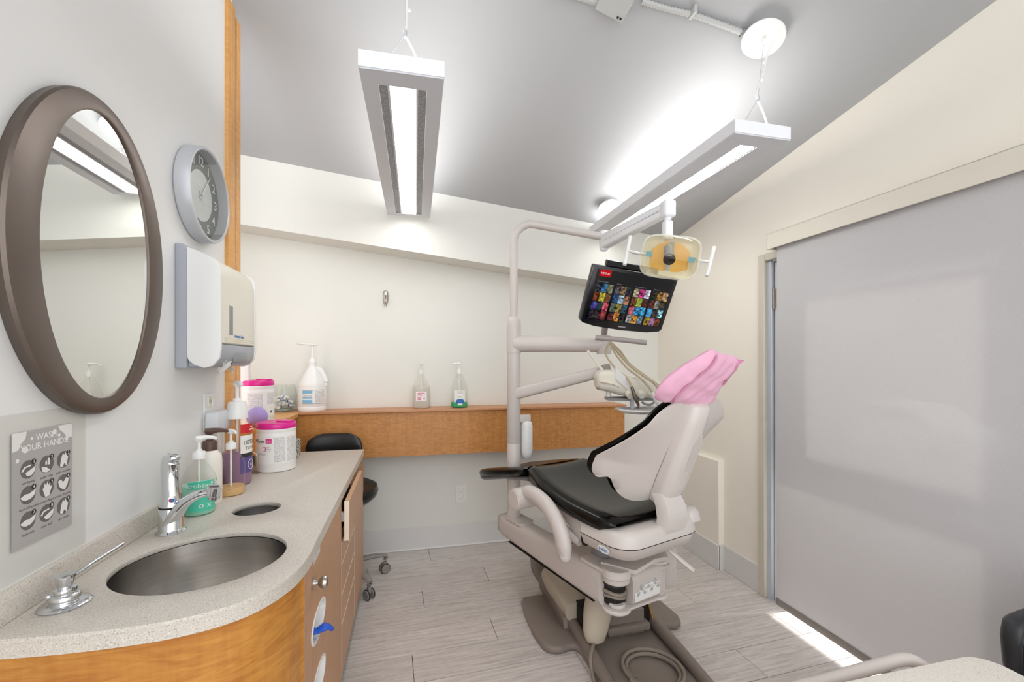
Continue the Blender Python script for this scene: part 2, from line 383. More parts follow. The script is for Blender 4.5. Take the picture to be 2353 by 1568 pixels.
def lettering(bm, s, size, f, depth=.0006, align='LEFT', spacing=1., sx=1.):
    """writing as geometry; f maps (x, y, z) of the flat text to a point"""
    cu = bpy.data.curves.new('tmp', 'FONT'); cu.body = s; cu.size = size; cu.align_x = align; cu.extrude = depth / 2
    cu.resolution_u = 3; cu.space_character = spacing
    ob = bpy.data.objects.new('tmp', cu); COL.objects.link(ob)
    dg = bpy.context.evaluated_depsgraph_get(); me = bpy.data.meshes.new_from_object(ob.evaluated_get(dg))
    bpy.data.objects.remove(ob); bpy.data.curves.remove(cu)
    t = BM(); t.from_mesh(me); bpy.data.meshes.remove(me)
    for v in t.verts: v.co = Vector(f(v.co.x * sx, v.co.y, v.co.z + depth / 2))
    return join(bm, t)
def flat(o, ex, ey, ez):
    o, ex, ey, ez = Vector(o), Vector(ex).normalized(), Vector(ey).normalized(), Vector(ez).normalized()
    return lambda x, y, z: o + ex * x + ey * y + ez * z
def frame(o, ex, ey, ez):
    m = Matrix((Vector(ex).normalized(), Vector(ey).normalized(), Vector(ez).normalized())).transposed().to_4x4(); m.translation = Vector(o); return m
def wrap(c, r, phi):
    """map flat (x, y, z) onto an upright cylinder of radius r at c, centred at angle phi"""
    def f(x, y, z):
        a = phi + x / r; return (c[0] + (r + z) * math.cos(a), c[1] + (r + z) * math.sin(a), c[2] + y)
    return f
def patch(bm, c, r, phi, w, z0, z1, t=.0006, n=10):
    """thin label wrapped on a cylinder: width w centred at angle phi"""
    f = wrap(c, r, phi); b = BM(); V = [[[b.verts.new(f(-w / 2 + w * i / n, z, tt)) for i in range(n + 1)] for z in (z0, z1)] for tt in (.0001, t)]
    for i in range(n):
        b.faces.new((V[1][0][i], V[1][0][i + 1], V[1][1][i + 1], V[1][1][i]))
        b.faces.new((V[0][0][i], V[0][1][i], V[0][1][i + 1], V[0][0][i + 1]))
        b.faces.new((V[1][1][i], V[1][1][i + 1], V[0][1][i + 1], V[0][1][i])); b.faces.new((V[0][0][i], V[0][0][i + 1], V[1][0][i + 1], V[1][0][i]))
    b.faces.new((V[0][0][0], V[1][0][0], V[1][1][0], V[0][1][0])); b.faces.new((V[0][0][n], V[0][1][n], V[1][1][n], V[1][0][n]))
    return join(bm, b)

# ------------------------------------------------------------------ object helpers
ROOT = {}
def link_mesh(name, bm, m, loc, ang=40):
    bmesh.ops.translate(bm, vec=-Vector(loc), verts=bm.verts[:])
    me = bpy.data.meshes.new(name); bm.to_mesh(me); bm.free()
    me.materials.append(m if not isinstance(m, str) else M[m])
    for p in me.polygons: p.use_smooth = True
    me.set_sharp_from_angle(angle=R(ang))
    o = bpy.data.objects.new(name, me); COL.objects.link(o); return o
def props(o, label, cat, group=None, kind=None):
    if label: o['label'] = label
    if cat: o['category'] = cat
    if group: o['group'] = group
    if kind: o['kind'] = kind
def thing(name, loc, label, cat, group=None):
    o = bpy.data.objects.new(name, None); o.empty_display_size = .05; COL.objects.link(o); o.location = loc
    ROOT[o.name] = Vector(loc); props(o, label, cat, group); return o
def single(name, bm, m, loc, label, cat, group=None, ang=40):
    o = link_mesh(name, bm, m, loc, ang); o.location = loc; ROOT[o.name] = Vector(loc); props(o, label, cat, group); return o
def struct(name, bm, m, loc=(0, 0, 0), ang=40):
    o = link_mesh(name, bm, m, loc, ang); o.location = loc; ROOT[o.name] = Vector(loc); o['kind'] = 'structure'; return o
def part(name, bm, m, par, ang=40, label=None, kind=None):
    loc = ROOT[par.name]; o = link_mesh(name, bm, m, loc, ang); o.parent = par; ROOT[o.name] = loc
    if label: o['label'] = label
    if kind: o['kind'] = kind
    return o
def copy_tree(root, loc, label=None, rotz=None):
    r = root.copy(); COL.objects.link(r); r.location = loc
    if label: r['label'] = label
    if rotz is not None: r.rotation_euler = (0, 0, rotz)
    for ch in root.children:
        c = ch.copy(); COL.objects.link(c); c.parent = r
        for g in ch.children:
            d = g.copy(); COL.objects.link(d); d.parent = c
    return r
def phi_cam(x, y, off=0.): return math.atan2(-y, -x) + off

# ------------------------------------------------------------------ the room
XL, XR, YB, YS, YF = -.84, 2.13, 3.436, 3.20, -1.5
def ceil_z(x, y): return 2.454 - .107 * (x - 2.13) - .167 * (y - 3.22) + .14 * (2.13 - x) * (3.22 - y)
def ceil_n(x, y): return Vector((.107 + .14 * (3.22 - y), .167 + .14 * (2.13 - x), 1)).normalized()
# floor: planks on a slab
fl = struct('floor', box(BM(), (-1.8, YF, -.12), (XR + .1, YB + .05, -.008)), 'subfloor')
pa = R(2.6); PW, PL = .2, 1.22
plank_mesh = None
for row in range(-14, 21):
    off = (row * .437) % PL
    for k in range(-3, 4):
        x0, x1 = k * PL + off - .6, (k + 1) * PL + off - .6
        x0, x1 = max(x0, -1.75), min(x1, XR + .25)
        if x1 - x0 < .05: continue
        yc = row * PW + PW / 2; cx, cy = (x0 + x1) / 2, yc
        wx, wy = cx * math.cos(pa) - cy * math.sin(pa), cx * math.sin(pa) + cy * math.cos(pa)
        if wy > YB + .12 or wy < -.6: continue
        if wx > 1.2 and wx + (x1 - x0) / 2 > XR + .06: x1 -= wx + (x1 - x0) / 2 - XR - .06
        if x1 - x0 < .05: continue
        cx = (x0 + x1) / 2; wx, wy = cx * math.cos(pa) - cy * math.sin(pa), cx * math.sin(pa) + cy * math.cos(pa)
        full = abs((x1 - x0) - PL) < 1e-4
        if full and plank_mesh is not None:
            o = bpy.data.objects.new('plank', plank_mesh); COL.objects.link(o)
        else:
            bm = BM(); h = (x1 - x0) / 2 - .0012
            box(bm, (-h, -PW / 2 + .0016, -.008), (h, PW / 2 - .0016, 0), .0008, 1)
            o = link_mesh('plank', bm, 'plank', (0, 0, 0))
            if full: plank_mesh = o.data
        o.location = (wx, wy, 0); o.rotation_euler = (0, 0, pa); o.parent = fl
# ceiling, a gently warped slope
bm = BM(); nx, ny = 40, 44
xs = [-1.8 + (XR + .1 + 1.8) * i / nx for i in range(nx + 1)]; ys = [YF + (YB + .1 - YF) * j / ny for j in range(ny + 1)]
lo = [[bm.verts.new((x, y, ceil_z(x, y))) for y in ys] for x in xs]; hi = [[bm.verts.new((x, y, ceil_z(x, y) + .12)) for y in ys] for x in xs]
for i in range(nx):
    for j in range(ny):
        bm.faces.new((lo[i][j], lo[i][j + 1], lo[i + 1][j + 1], lo[i + 1][j])); bm.faces.new((hi[i][j], hi[i + 1][j], hi[i + 1][j + 1], hi[i][j + 1]))
for i in range(nx):
    for j in (0, ny): bm.faces.new((lo[i][j], lo[i + 1][j], hi[i + 1][j], hi[i][j]))
for j in range(ny):
    for i in (0, nx): bm.faces.new((lo[i][j], hi[i][j], hi[i][j + 1], lo[i][j + 1]))
bmesh.ops.recalc_face_normals(bm, faces=bm.faces[:])
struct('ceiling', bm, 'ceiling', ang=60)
YZ = lambda x: Matrix(((0, 0, 1, x), (1, 0, 0, 0), (0, 1, 0, 0), (0, 0, 0, 1)))      # (y, z, h) -> x = x + h
XZ = lambda y: Matrix(((1, 0, 0, 0), (0, 0, 1, y), (0, 1, 0, 0), (0, 0, 0, 1)))      # (x, z, h) -> y = y + h
def wall_poly(y0, y1, x, z0=-.02, n=14):
    ys = [y0 + (y1 - y0) * k / n for k in range(n + 1)]
    return [(y0, z0), (y1, z0)] + [(y, ceil_z(x, y) + .03) for y in reversed(ys)]
struct('wall_left', prism(BM(), wall_poly(YF, 2.37, XL), -.12, 0, YZ(XL)), 'wall_cool')
struct('wall_left_rear', prism(BM(), wall_poly(2.37, YB + .1, -1.55), -.12, 0, YZ(-1.55)), 'wall')
bm = prism(BM(), [(-1.66, -.02), (XR + .02, -.02), (XR + .02, ceil_z(XR, YB) + .03), (-1.66, ceil_z(-1.66, YB) + .03)], 0, .12, XZ(YB))
struct('wall_back', bm, 'wall')
# the upper part of the back wall stands forward and its lower edge follows the ceiling
def soff(x): return 2.359 - .107 * (x + 1.154)
bm = prism(BM(), [(-1.6, soff(-1.6)), (XR, soff(XR)), (XR, ceil_z(XR, YS) + .02), (-1.6, ceil_z(-1.6, YS) + .02)], 0, YB - YS, XZ(YS))
struct('wall_back_upper', bm, 'wall')
# right wall with the door opening
DY0, DY1, DZ = .93, 2.245, 2.07
bm = BM()
prism(bm, wall_poly(DY1, YB + .1, XR), 0, .14, YZ(XR)); prism(bm, wall_poly(YF, DY0, XR), 0, .14, YZ(XR))
prism(bm, wall_poly(DY0, DY1, XR, DZ), 0, .14, YZ(XR))
struct('wall_right', bm, 'wall_warm')
bm = BM(); box(bm, (2.088, 2.615, 0), (XR + .005, YB, .755), .004, 1)
struct('wall_right_ledge', bm, 'wall_warm')
# baseboards
bm = BM(); box(bm, (-1.55, YB - .012, 0), (2.1, YB + .002, .17), .003, 1); struct('baseboard_back', bm, 'base')
bm = BM(); box(bm, (-1.55, YB - .026, 0), (2.1, YB - .011, .013), .004, 1); struct('trim_2', bm, 'white')
bm = BM(); box(bm, (XR - .012, 2.275, 0), (XR + .002, 2.615, .172), .003, 1); box(bm, (2.076, 2.603, 0), (2.09, 3.42, .172), .003, 1)
box(bm, (2.08, 2.603, 0), (XR, 2.617, .172), .003, 1); struct('baseboard_right', bm, 'base')
# wooden post that ends the left wall
t1 = struct('trim_1', box(BM(), (XL - .13, 2.279, .0), (XL + .016, 2.365, 3.16), .004, 2), 'trim')
part('backing_strip', box(BM(), (XL - .12, 2.366, .0), (XL + .004, 2.380, 3.14), .002, 1), 'dark', t1)
part('facing_strip', box(BM(), (XL - .13, 2.381, .0), (XL + .014, 2.436, 3.13), .004, 1), 'trim', t1)

# ------------------------------------------------------------------ door, blind and the street beyond
d1 = struct('door_1', plate(BM(), [[(.99, .008), (2.2, .008), (2.2, 2.045), (.99, 2.045)], [(1.16, 1.0), (1.90, 1.0), (1.90, 1.86), (1.16, 1.86)],
                         [(1.16, .014), (2.086, .014), (2.086, .84), (1.16, .84)]], .042, YZ(2.148)), 'doorw')
bm = BM()
for a, b in (((XR - .02, 2.24, 0), (XR + .02, 2.29, 2.105)), ((XR - .02, .90, 0), (XR + .02, .945, 2.105)), ((XR - .02, .945, 2.06), (XR + .02, 2.24, 2.105))): box(bm, a, b, .004, 1)
part('casing', bm, 'casing', d1)
bm = BM()
for a, b in (((XR + .0, 2.205, .0), (XR + .12, 2.242, 2.06)), ((XR + .062, 2.17, .0), (XR + .11, 2.206, 2.06)), ((XR, .94, 0), (XR + .12, .98, 2.06)), ((XR, .96, 2.05), (XR + .12, 2.2, 2.072))): box(bm, a, b, .003, 1)
part('jamb', bm, 'alu', d1)
bm = BM(); box(bm, (2.165, 1.15, .99), (2.172, 1.91, 1.87)); part('upper_pane', bm, 'pane', d1)
bm = BM(); box(bm, (2.165, 1.15, .010), (2.172, 2.11, .85)); part('lower_pane', bm, 'pane', d1)
bm = BM(); cyl(bm, (2.141, 2.2, 1.765), (2.141, 2.2, 1.89), .006); box(bm, (2.144, 2.165, 1.77), (2.149, 2.2, 1.885), .001, 1)
for z in (1.79, 1.865): cyl(bm, (2.142, 2.178, z), (2.1445, 2.178, z), .005, seg=10)
part('hinge', bm, 'satin', d1)
bl = thing('roller_blind', (2.06, 1.2, .05), 'grey woven roller blind drawn down over the glazed door', 'blind')
bm = BM(); box(bm, (2.058, .25, .085), (2.0595, 2.093, 2.14)); part('fabric', bm, 'blind', bl)
bm = BM(); box(bm, (2.052, .25, .048), (2.066, 2.097, .088), .005, 2); part('bottom_bar', bm, 'hem', bl)
bm = BM(); box(bm, (2.03, .2, 2.10), (2.036, 2.137, 2.19), .002, 1); box(bm, (2.03, 2.131, 2.10), (XR, 2.137, 2.19), .002, 1); box(bm, (2.03, .2, 2.186), (XR, 2.137, 2.192), .001, 1)
part('valance', bm, 'valance', bl)
struct('trim_3', box(BM(), (XR - .0, .93, .0), (XR + .16, 2.245, .004), .001, 1), 'alu')
struct('ground', box(BM(), (2.3, -14, -1.2), (60, 50, -1.05)), 'asphalt')
bd = thing('shopfront', (30, 22, -1.05), 'pinkish shop building across the street, faint through the blind', 'building')
bm = BM(); box(bm, (30, -2, -1.05), (38, 44, 6.5)); part('wall', bm, 'brickfar', bd)
for k in range(6):
    bm = BM(); box(bm, (29.9, 2 + 6.5 * k, .2), (30.0, 6.6 + 6.5 * k, 3.0), .03, 1); part('shop_window', bm, 'glass', bd)
for k in range(6):
    bm = BM(); box(bm, (29.5, 1.8 + 6.5 * k, 3.1), (30.0, 6.8 + 6.5 * k, 3.5), .05, 1); part('awning', bm, 'white', bd)
car = thing('car', (12.6, 8.6, -1.05), 'white parked car seen faintly through the blind', 'car')
def car_pt(a, b, z): return (12.6 + a * .1 - b * .99, 8.6 + a * .99 + b * .1, -1.05 + z)
secs = []
for b, zb, zt in ((-.86, .35, .95), (-.8, .22, 1.0), (0, .2, 1.02), (.8, .22, 1.0), (.86, .35, .95)):
    secs.append([car_pt(a, b, z) for a, z in ((-2.1, zb + .1), (-2.15, .6), (-2.0, zt - .18), (-1.2, zt - .05), (0, zt), (1.3, zt - .02), (2.05, zt - .06), (2.15, .65), (2.1, zb + .1), (1.2, zb), (-1.2, zb))])
part('body', loft(BM(), secs), 'carwhite', car)
secs = []
for b, ins in ((-.74, .12), (-.62, 0), (.62, 0), (.74, .12)):
    secs.append([car_pt(a, b, z) for a, z in ((-1.1 + ins, .98), (-.45 + ins, 1.43 - ins), (.7 - ins, 1.43 - ins), (1.6 - ins, 1.0))])
part('cabin', loft(BM(), secs), 'carwhite', car)
for a in (-1.3, 1.35):
    for b in (-.78, .78): part('wheel', cyl(BM(), car_pt(a, b - .1, .32), car_pt(a, b + .1, .32), .32, bev=.03), 'rubber', car)
for b in (-.75, .75):
    bm = BM(); prism(bm, [(-.9, 1.02), (-.42, 1.36), (.62, 1.36), (1.3, 1.04)], -.01, .01, Matrix(((.1, 0, -.99, 12.6 - b * .99), (.99, 0, .1, 8.6 + b * .1), (0, 1, 0, -1.05), (0, 0, 0, 1))))
    part('side_window', bm, 'blackpl', car)

# ------------------------------------------------------------------ shelf along the back wall
sh = thing('wall_shelf', (.4, 3.3, .764), 'long honey wood boxed shelf on the back wall with figured veneer front', 'shelf')
bm = BM(); box(bm, (-1.545, YS + .005, 1.083), (1.702, YB, 1.0985), .002, 1); part('shelf_top', bm, 'lip', sh)
bm = BM(); box(bm, (-1.545, 3.222, .764), (1.692, 3.24, 1.083), .001, 1); part('front_panel', bm, 'panel', sh)
bm = BM(); box(bm, (1.675, 3.241, .764), (1.692, YB - .001, 1.083), .001, 1); part('end_panel', bm, 'panel', sh)
lg = thing('side_ledge', (-1.1, 2.75, 1.0), 'low wooden ledge beyond the end of the mirror wall holding a wipes canister', 'ledge')
bm = BM(); box(bm, (-1.545, 2.50, 1.07), (-.735, 3.195, 1.0985), .003, 1); part('ledge_top', bm, 'trim', lg)
bm = BM(); box(bm, (-1.545, 2.515, .955), (-.75, 2.533, 1.07), .002, 1); part('front_panel', bm, 'trim', lg)
bm = BM(); box(bm, (-.765, 2.534, .955), (-.75, 3.19, 1.07), .002, 1); part('side_panel', bm, 'trim', lg)
struct('wall_half', box(BM(), (-1.545, 2.52, 0), (-.86, 3.19, .955), .002, 1), 'wall')

# ------------------------------------------------------------------ pendant lights
def pendant(x, y0, y1, zb, zt, w, label, hooks, perf, turn=0.):
    t = thing('pendant_light', (x, (y0 + y1) / 2, zb), label, 'lamp', 'linear pendant lamps under the ceiling')
    h = w / 2
    bm = BM()
    for a, b in (((x - h, y0, zb + .004), (x - h + .008, y1, zt)), ((x + h - .008, y0, zb + .004), (x + h, y1, zt)), ((x - h + .008, y0, zb + .004), (x + h - .008, y0 + .008, zt)), ((x - h + .008, y1 - .008, zb + .004), (x + h - .008, y1, zt))): box(bm, a, b, .0004, 1)
    part('housing', bm, 'fix', t)
    q = w / .26; lw = .042 * q; m0, m1 = y0 + .085, y1 - .05
    holes = [[(x - lw, m0), (x + lw, m0), (x + lw, m1), (x - lw, m1)]]
    if perf: holes += [[(x - lw - .040, m0), (x - lw - .008, m0), (x - lw - .008, m1), (x - lw - .040, m1)], [(x + lw + .008, m0), (x + lw + .040, m0), (x + lw + .040, m1), (x + lw + .008, m1)]]
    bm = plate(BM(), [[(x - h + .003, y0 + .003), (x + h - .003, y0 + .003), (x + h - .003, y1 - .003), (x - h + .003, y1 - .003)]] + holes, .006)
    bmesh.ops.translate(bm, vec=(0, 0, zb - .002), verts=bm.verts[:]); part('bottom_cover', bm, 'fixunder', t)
    bm = BM(); box(bm, (x - lw, m0, zb + .012), (x + lw, m1, zb + .016)); part('diffuser', bm, 'lens', t)
    bm = BM(); box(bm, (x - h + .009, y0 + .009, zb + .030), (x + h - .009, y1 - .009, zb + .034)); part('light_stop', bm, 'fix', t)  # added opaque plate, keeps the diffuser's glow off the ceiling
    bm = BM()
    for s in (-1, 1): box(bm, (x + s * (lw + .001) - .001, m0, zb), (x + s * (lw + .001) + .001, m1, zb + .016))
    part('lens_rim', bm, 'midgrey', t)
    if perf:
        for s in (-1, 1):
            bm = BM(); box(bm, (x + s * (lw + .023) - .016, m0, zb + .004), (x + s * (lw + .023) + .016, m1, zb + .007)); part('perforated_strip', bm, 'perf', t)
    else:
        n = 30
        for k in range(n):
            yy = m0 + (m1 - m0) * (k + .5) / n
            bm = BM(); box(bm, (x - lw, yy - .0015, zb), (x + lw, yy + .0015, zb + .010)); part('louvre_blade', bm, 'white', t)
    for k, (xh, ye) in enumerate(hooks):                                   # hangers
        zc = ceil_z(xh, ye) - .04; zy = zt + .13; xm = x + (.01 if k == 0 else 0); ym = ye
        bm = BM(); tube(bm, [(xh, ye, zc), (xm, ym, zy)], .0016, 6)
        tube(bm, [(xm, ym, zy), (x - .075, ym, zt - .005)], .0014, 6); tube(bm, [(xm, ym, zy), (x + .075, ym, zt - .005)], .0014, 6)
        cyl(bm, (xm, ym, zy - .012), (xm, ym, zy + .012), .006, seg=10); part('hanger_wire', bm, 'alu', t)
        bm = BM(); nrm = ceil_n(xh, ye); cc = Vector((xh, ye, ceil_z(xh, ye)))
        cyl(bm, cc - nrm * .034, cc + nrm * .0, .056, seg=28); cyl(bm, cc - nrm * .042, cc - nrm * .034, .088, seg=44, bev=.003)
        cyl(bm, cc - nrm * .060, cc - nrm * .042, .007, seg=12); part('canopy', bm, 'white', t)
    xh, ye = hooks[0]; zc = ceil_z(xh, ye); zy = zt + .13; xm = x + .01
    bm = BM(); tube(bm, [(xh + .035, ye - .012, zc - .045), (xh + .016, ye, zc - .10), (xh + .004, ye, zc - .15), (xm + .004, ye, zy + .06), (xm - .006, ye, zy + .01), (xm + .03, ye, zy - .06), (x + .07, ye, zt - .004)], .005, 8, 6)
    for q_ in (zc - .13, zy + .09): ball(bm, (xm + .014 + (xh - xm) * (q_ - zy) / (zc - zy), ye, q_), .0065, 2)
    part('power_cord', bm, 'white', t); t.rotation_euler = (0, 0, turn)
    la = bpy.data.lights.new('uplight', 'AREA'); la.shape = 'RECTANGLE'; la.size = w * .7; la.size_y = (y1 - y0) * .92; la.energy = UPLIGHT; la.color = (1, .98, .95)
    lo = bpy.data.objects.new('uplight', la); COL.objects.link(lo); lo.location = (0, 0, zt - zb - .006); lo.rotation_euler = (R(180), 0, 0); lo.parent = t
    return t
pendant(-.017, 1.587, 3.15, 2.471, 2.533, .297, 'long white pendant lamp with perforated strips, nearer the mirror wall', ((-.01, 1.66), (-.01, 2.95)), True, -.0128)
pendant(1.496, 1.592, 3.146, 2.427, 2.486, .288, 'long white pendant lamp with louvred lens, above the treatment chair', ((1.537, 1.634), (1.43, 2.94)), False)
# junction box and flexible conduit on the ceiling
cN = ceil_n(.90, 1.80); cX = Vector((1, 0, -cN.x / cN.z)).normalized(); cY = cN.cross(cX)
cp = Vector((.905, 1.775, ceil_z(.905, 1.775)))
jb = thing('junction_box', cp, 'flat white painted junction box on the ceiling beside the conduit', 'junction box')
bm = BM(); box(bm, (-.075, -.085, -.045), (.055, .06, .0), .006, 2, frame(cp, cX, cY, cN)); part('box_body', bm, 'conduit', jb)
bm = BM(); box(bm, (-.08, -.09, -.05), (.06, .065, -.044), .002, 1, frame(cp, cX, cY, cN)); part('box_lid', bm, 'conduit', jb)
bm = BM()
for a in (.03, .044): cyl(bm, frame(cp, cX, cY, cN) @ Vector((a, .05, -.053)), frame(cp, cX, cY, cN) @ Vector((a, .05, -.049)), .005, seg=10)
part('screw', bm, 'dark', jb)
def ribbed(name, P, label):
    P = smooth_path([Vector(p) for p in P], 10); o = thing(name, P[0], label, 'conduit')
    L = sum((a - b).length for a, b in zip(P, P[1:])); n = int(L / .015); Q = []
    acc = 0; i = 0; pts = []
    for k in range(n * 2 + 1):
        d = L * k / (n * 2); acc2 = 0
        for a, b in zip(P, P[1:]):
            s = (b - a).length
            if acc2 + s >= d - 1e-9: pts.append(a.lerp(b, (d - acc2) / s if s else 0)); break
            acc2 += s
    bm = BM(); tube(bm, pts, [.0098 if k % 2 else .0135 for k in range(len(pts))] if len(pts) < 400 else .012, 12)
    part('ribbed_sleeve', bm, 'conduit', o, ang=60); return o
czp = lambda x, y, d=.014: (x, y, ceil_z(x, y) - d)
cdt = ribbed('conduit', [czp(1.0, 1.742), czp(1.11, 1.722), czp(1.227, 1.695), czp(1.355, 1.674, .016), czp(1.475, 1.652, .022)], 'ribbed white conduit running across ceiling to the right pendant canopy')
bm = BM(); c = Vector(czp(1.215, 1.695)); box(bm, c + Vector((-.008, -.032, -.015)), c + Vector((.008, .018, .022)), .003, 1); part('strap', bm, 'conduit', cdt)
bm = BM(); c = Vector(czp(1.475, 1.652, .022)); cyl(bm, c - Vector((.035, -.006, -.008)), c + Vector((.02, .0, -.004)), .018, seg=10); part('connector', bm, 'midgrey', cdt)
cd2 = ribbed('conduit', [czp(.52, 1.87), czp(.65, 1.855), czp(.84, 1.822)], 'short ribbed white conduit left of the ceiling junction box')

# ------------------------------------------------------------------ things on the left wall
WL = XL
YZf = lambda x: frame((x, 0, 0), (0, -1, 0), (0, 0, 1), (-1, 0, 0))     # not used for mirrored text
def on_left(y, z, x=XL): return flat((x, y, z), (0, 1, 0), (0, 0, 1), (1, 0, 0))   # text right = away from the camera
mi = thing('oval_mirror', (WL, 1.41, 1.73), 'large oval mirror in a wide bronze frame on the left wall', 'mirror')
bm = BM(); secs = []
for k in range(96):
    a = 2 * math.pi * k / 96; c, s = math.cos(a), math.sin(a)
    def e(ra, rb, x): return (WL + x, 1.405 + ra * c, 1.733 + rb * s)
    secs.append([e(.297, .425, .001), e(.299, .427, .022), e(.294, .422, .0285), e(.216, .387, .033), e(.2115, .3835, .031), e(.2105, .3825, .024), e(.2105, .3825, .001)])
t = BM(); rings = [[t.verts.new(p) for p in q] for q in secs]
for A, B in zip(rings, rings[1:] + rings[:1]):
    for i in range(7): t.faces.new((A[i], A[(i + 1) % 7], B[(i + 1) % 7], B[i]))
bmesh.ops.recalc_face_normals(t, faces=t.faces[:]); join(bm, t); part('frame', bm, 'bronze', mi)
bm = plate(BM(), [oval(1.405, 1.733, .214, .386, 96)], .006, YZ(WL + .021)); part('mirror_glass', bm, 'mirror', mi)

ck = thing('wall_clock', (WL, 2.0, 2.12), 'round silver wall clock with black dial on the left wall', 'clock')
CY, CZ = 2.0, 2.118
X = frame((WL + .001, CY, CZ), (0, 1, 0), (0, 0, 1), (1, 0, 0))
bm = lathe(BM(), [(.0, 0), (.180, 0), (.186, .006), (.186, .048), (.183, .054), (.176, .055), (.172, .051), (.171, .012), (0, .012)], X, 72); part('case', bm, 'silver', ck)
bm = lathe(BM(), [(0, .0125), (.1705, .0125), (.1705, .0145), (0, .0145)], X, 64); part('dial', bm, 'dial', ck)
bm = lathe(BM(), [(0, .015), (.100, .015), (.100, .0165), (0, .0165)], X, 64); part('dial_centre', bm, 'dialmid', ck)
for n in range(1, 13):
    a = R(90 - 30 * n); r = .138
    f0 = on_left(CY + r * math.cos(a), CZ + r * math.sin(a) - .014, WL + .0155)
    bm = lettering(BM(), str(n), .052, f0, .0012, 'CENTER'); part('numeral', bm, 'ink_white', ck)
def hand(ang, l, w, x, back=.02):
    a = R(90 - ang); d = Vector((0, math.cos(a), math.sin(a))); p = Vector((WL + x, CY, CZ))
    return tube(BM(), [p - d * back, p + d * l], [w, w * .6], 4, flat=.25, up=(1, 0, 0))
part('hour_hand', hand(150, .035, .0045, .0185), 'ink_white', ck); part('minute_hand', hand(37, .128, .003, .0205), 'ink_white', ck); part('second_hand', hand(318, .085, .0012, .022), 'alu', ck)
bm = cyl(BM(), (WL + .016, CY, CZ), (WL + .025, CY, CZ), .006); part('hub', bm, 'alu', ck)
bm = lathe(BM(), [(0, .0505), (.173, .0505), (.173, .052), (0, .052)], X, 64); part('cover_glass', bm, 'pane', ck)

dp = thing('towel_dispenser', (WL, 1.83, 1.42), 'white and grey paper towel dispenser on the left wall with a towel hanging out', 'dispenser')
y0, y1 = 1.835, 2.215
bm = prism(BM(), [(-.84, 1.423), (-.80, 1.423), (-.80, 1.855), (-.812, 1.884), (-.84, 1.884)], y0, y1, Matrix(((1, 0, 0, 0), (0, 0, 1, 0), (0, 1, 0, 0), (0, 0, 0, 1))), .003, 1); part('back_plate', bm, 'greypl', dp)
def front_prof(off=0.):  # x, z outline of the domed cover
    P = [(-.80, 1.875 - off), (-.765, 1.860 - off)]
    P += [(-.765 + .075 * math.sin(R(a)), 1.785 + .075 * math.cos(R(a)) - off) for a in range(0, 91, 15)][0:0]
    P += [(-.725, 1.837 - off), (-.702, 1.81 - off), (-.692, 1.77), (-.69, 1.52)]
    return P
bm = BM(); prism(bm, front_prof() + [(-.69, 1.515), (-.80, 1.515)], y0 + .006, y1 - .004, Matrix(((1, 0, 0, 0), (0, 0, 1, 0), (0, 1, 0, 0), (0, 0, 0, 1))), .012, 3); part('front_cover', bm, 'cream', dp)
sp = [(-.80, 1.872), (-.752, 1.853), (-.71, 1.832), (-.695, 1.815), (-.69, 1.79), (-.688, 1.50), (-.693, 1.46), (-.715, 1.432), (-.745, 1.424), (-.775, 1.436), (-.794, 1.452), (-.80, 1.47)]
for ya, yb in ((y0 - .004, y0 + .010), (y1 - .010, y1 + .004)):
    bm = prism(BM(), sp, ya, yb, Matrix(((1, 0, 0, 0), (0, 0, 1, 0), (0, 1, 0, 0), (0, 0, 0, 1))), .003, 2); part('side_cheek', bm, 'white', dp)
bm = prism(BM(), [(-.80, 1.428), (-.735, 1.428), (-.708, 1.44), (-.694, 1.465), (-.691, 1.514), (-.80, 1.514)], y0 + .011, y1 - .011, Matrix(((1, 0, 0, 0), (0, 0, 1, 0), (0, 1, 0, 0), (0, 0, 0, 1))), .004, 2); part('chin', bm, 'greypl', dp)
bm = BM(); box(bm, (-.70, 1.97, 1.445), (-.686, 2.10, 1.482), .006, 2); part('towel_slot', bm, 'midgrey', dp)
bm = BM(); box(bm, (-.693, 1.918, 1.553), (-.6885, 1.95, 1.668), .0015, 1); part('sight_window', bm, 'midgrey', dp)
for k in range(3):
    bm = BM(); box(bm, (-.692, 1.88, 1.522 + .008 * k), (-.6885, 2.18, 1.5235 + .008 * k)); part('ridge', bm, 'edge', dp)
bm = lettering(BM(), 'Kimberly-Clark', .0165, on_left(1.968, 1.545, -.6895), .0006); part('lettering', bm, 'ink_blue', dp)
tw = BM(); G = [[tw.verts.new((-.70 - .035 * abs(i / 8 - .4) + .012 * math.sin(i * 1.3 + j), 1.90 + .135 * i / 8 - .02 * j / 4, 1.455 - .055 * j / 4 * (.6 + .4 * math.sin(1 + i * .9)))) for j in range(5)] for i in range(9)]
for i in range(8):
    for j in range(4): tw.faces.new((G[i][j], G[i + 1][j], G[i + 1][j + 1], G[i][j + 1]))
bmesh.ops.solidify(tw, geom=tw.faces[:], thickness=.0015); part('paper_towel', tw, 'paper', dp, ang=80)

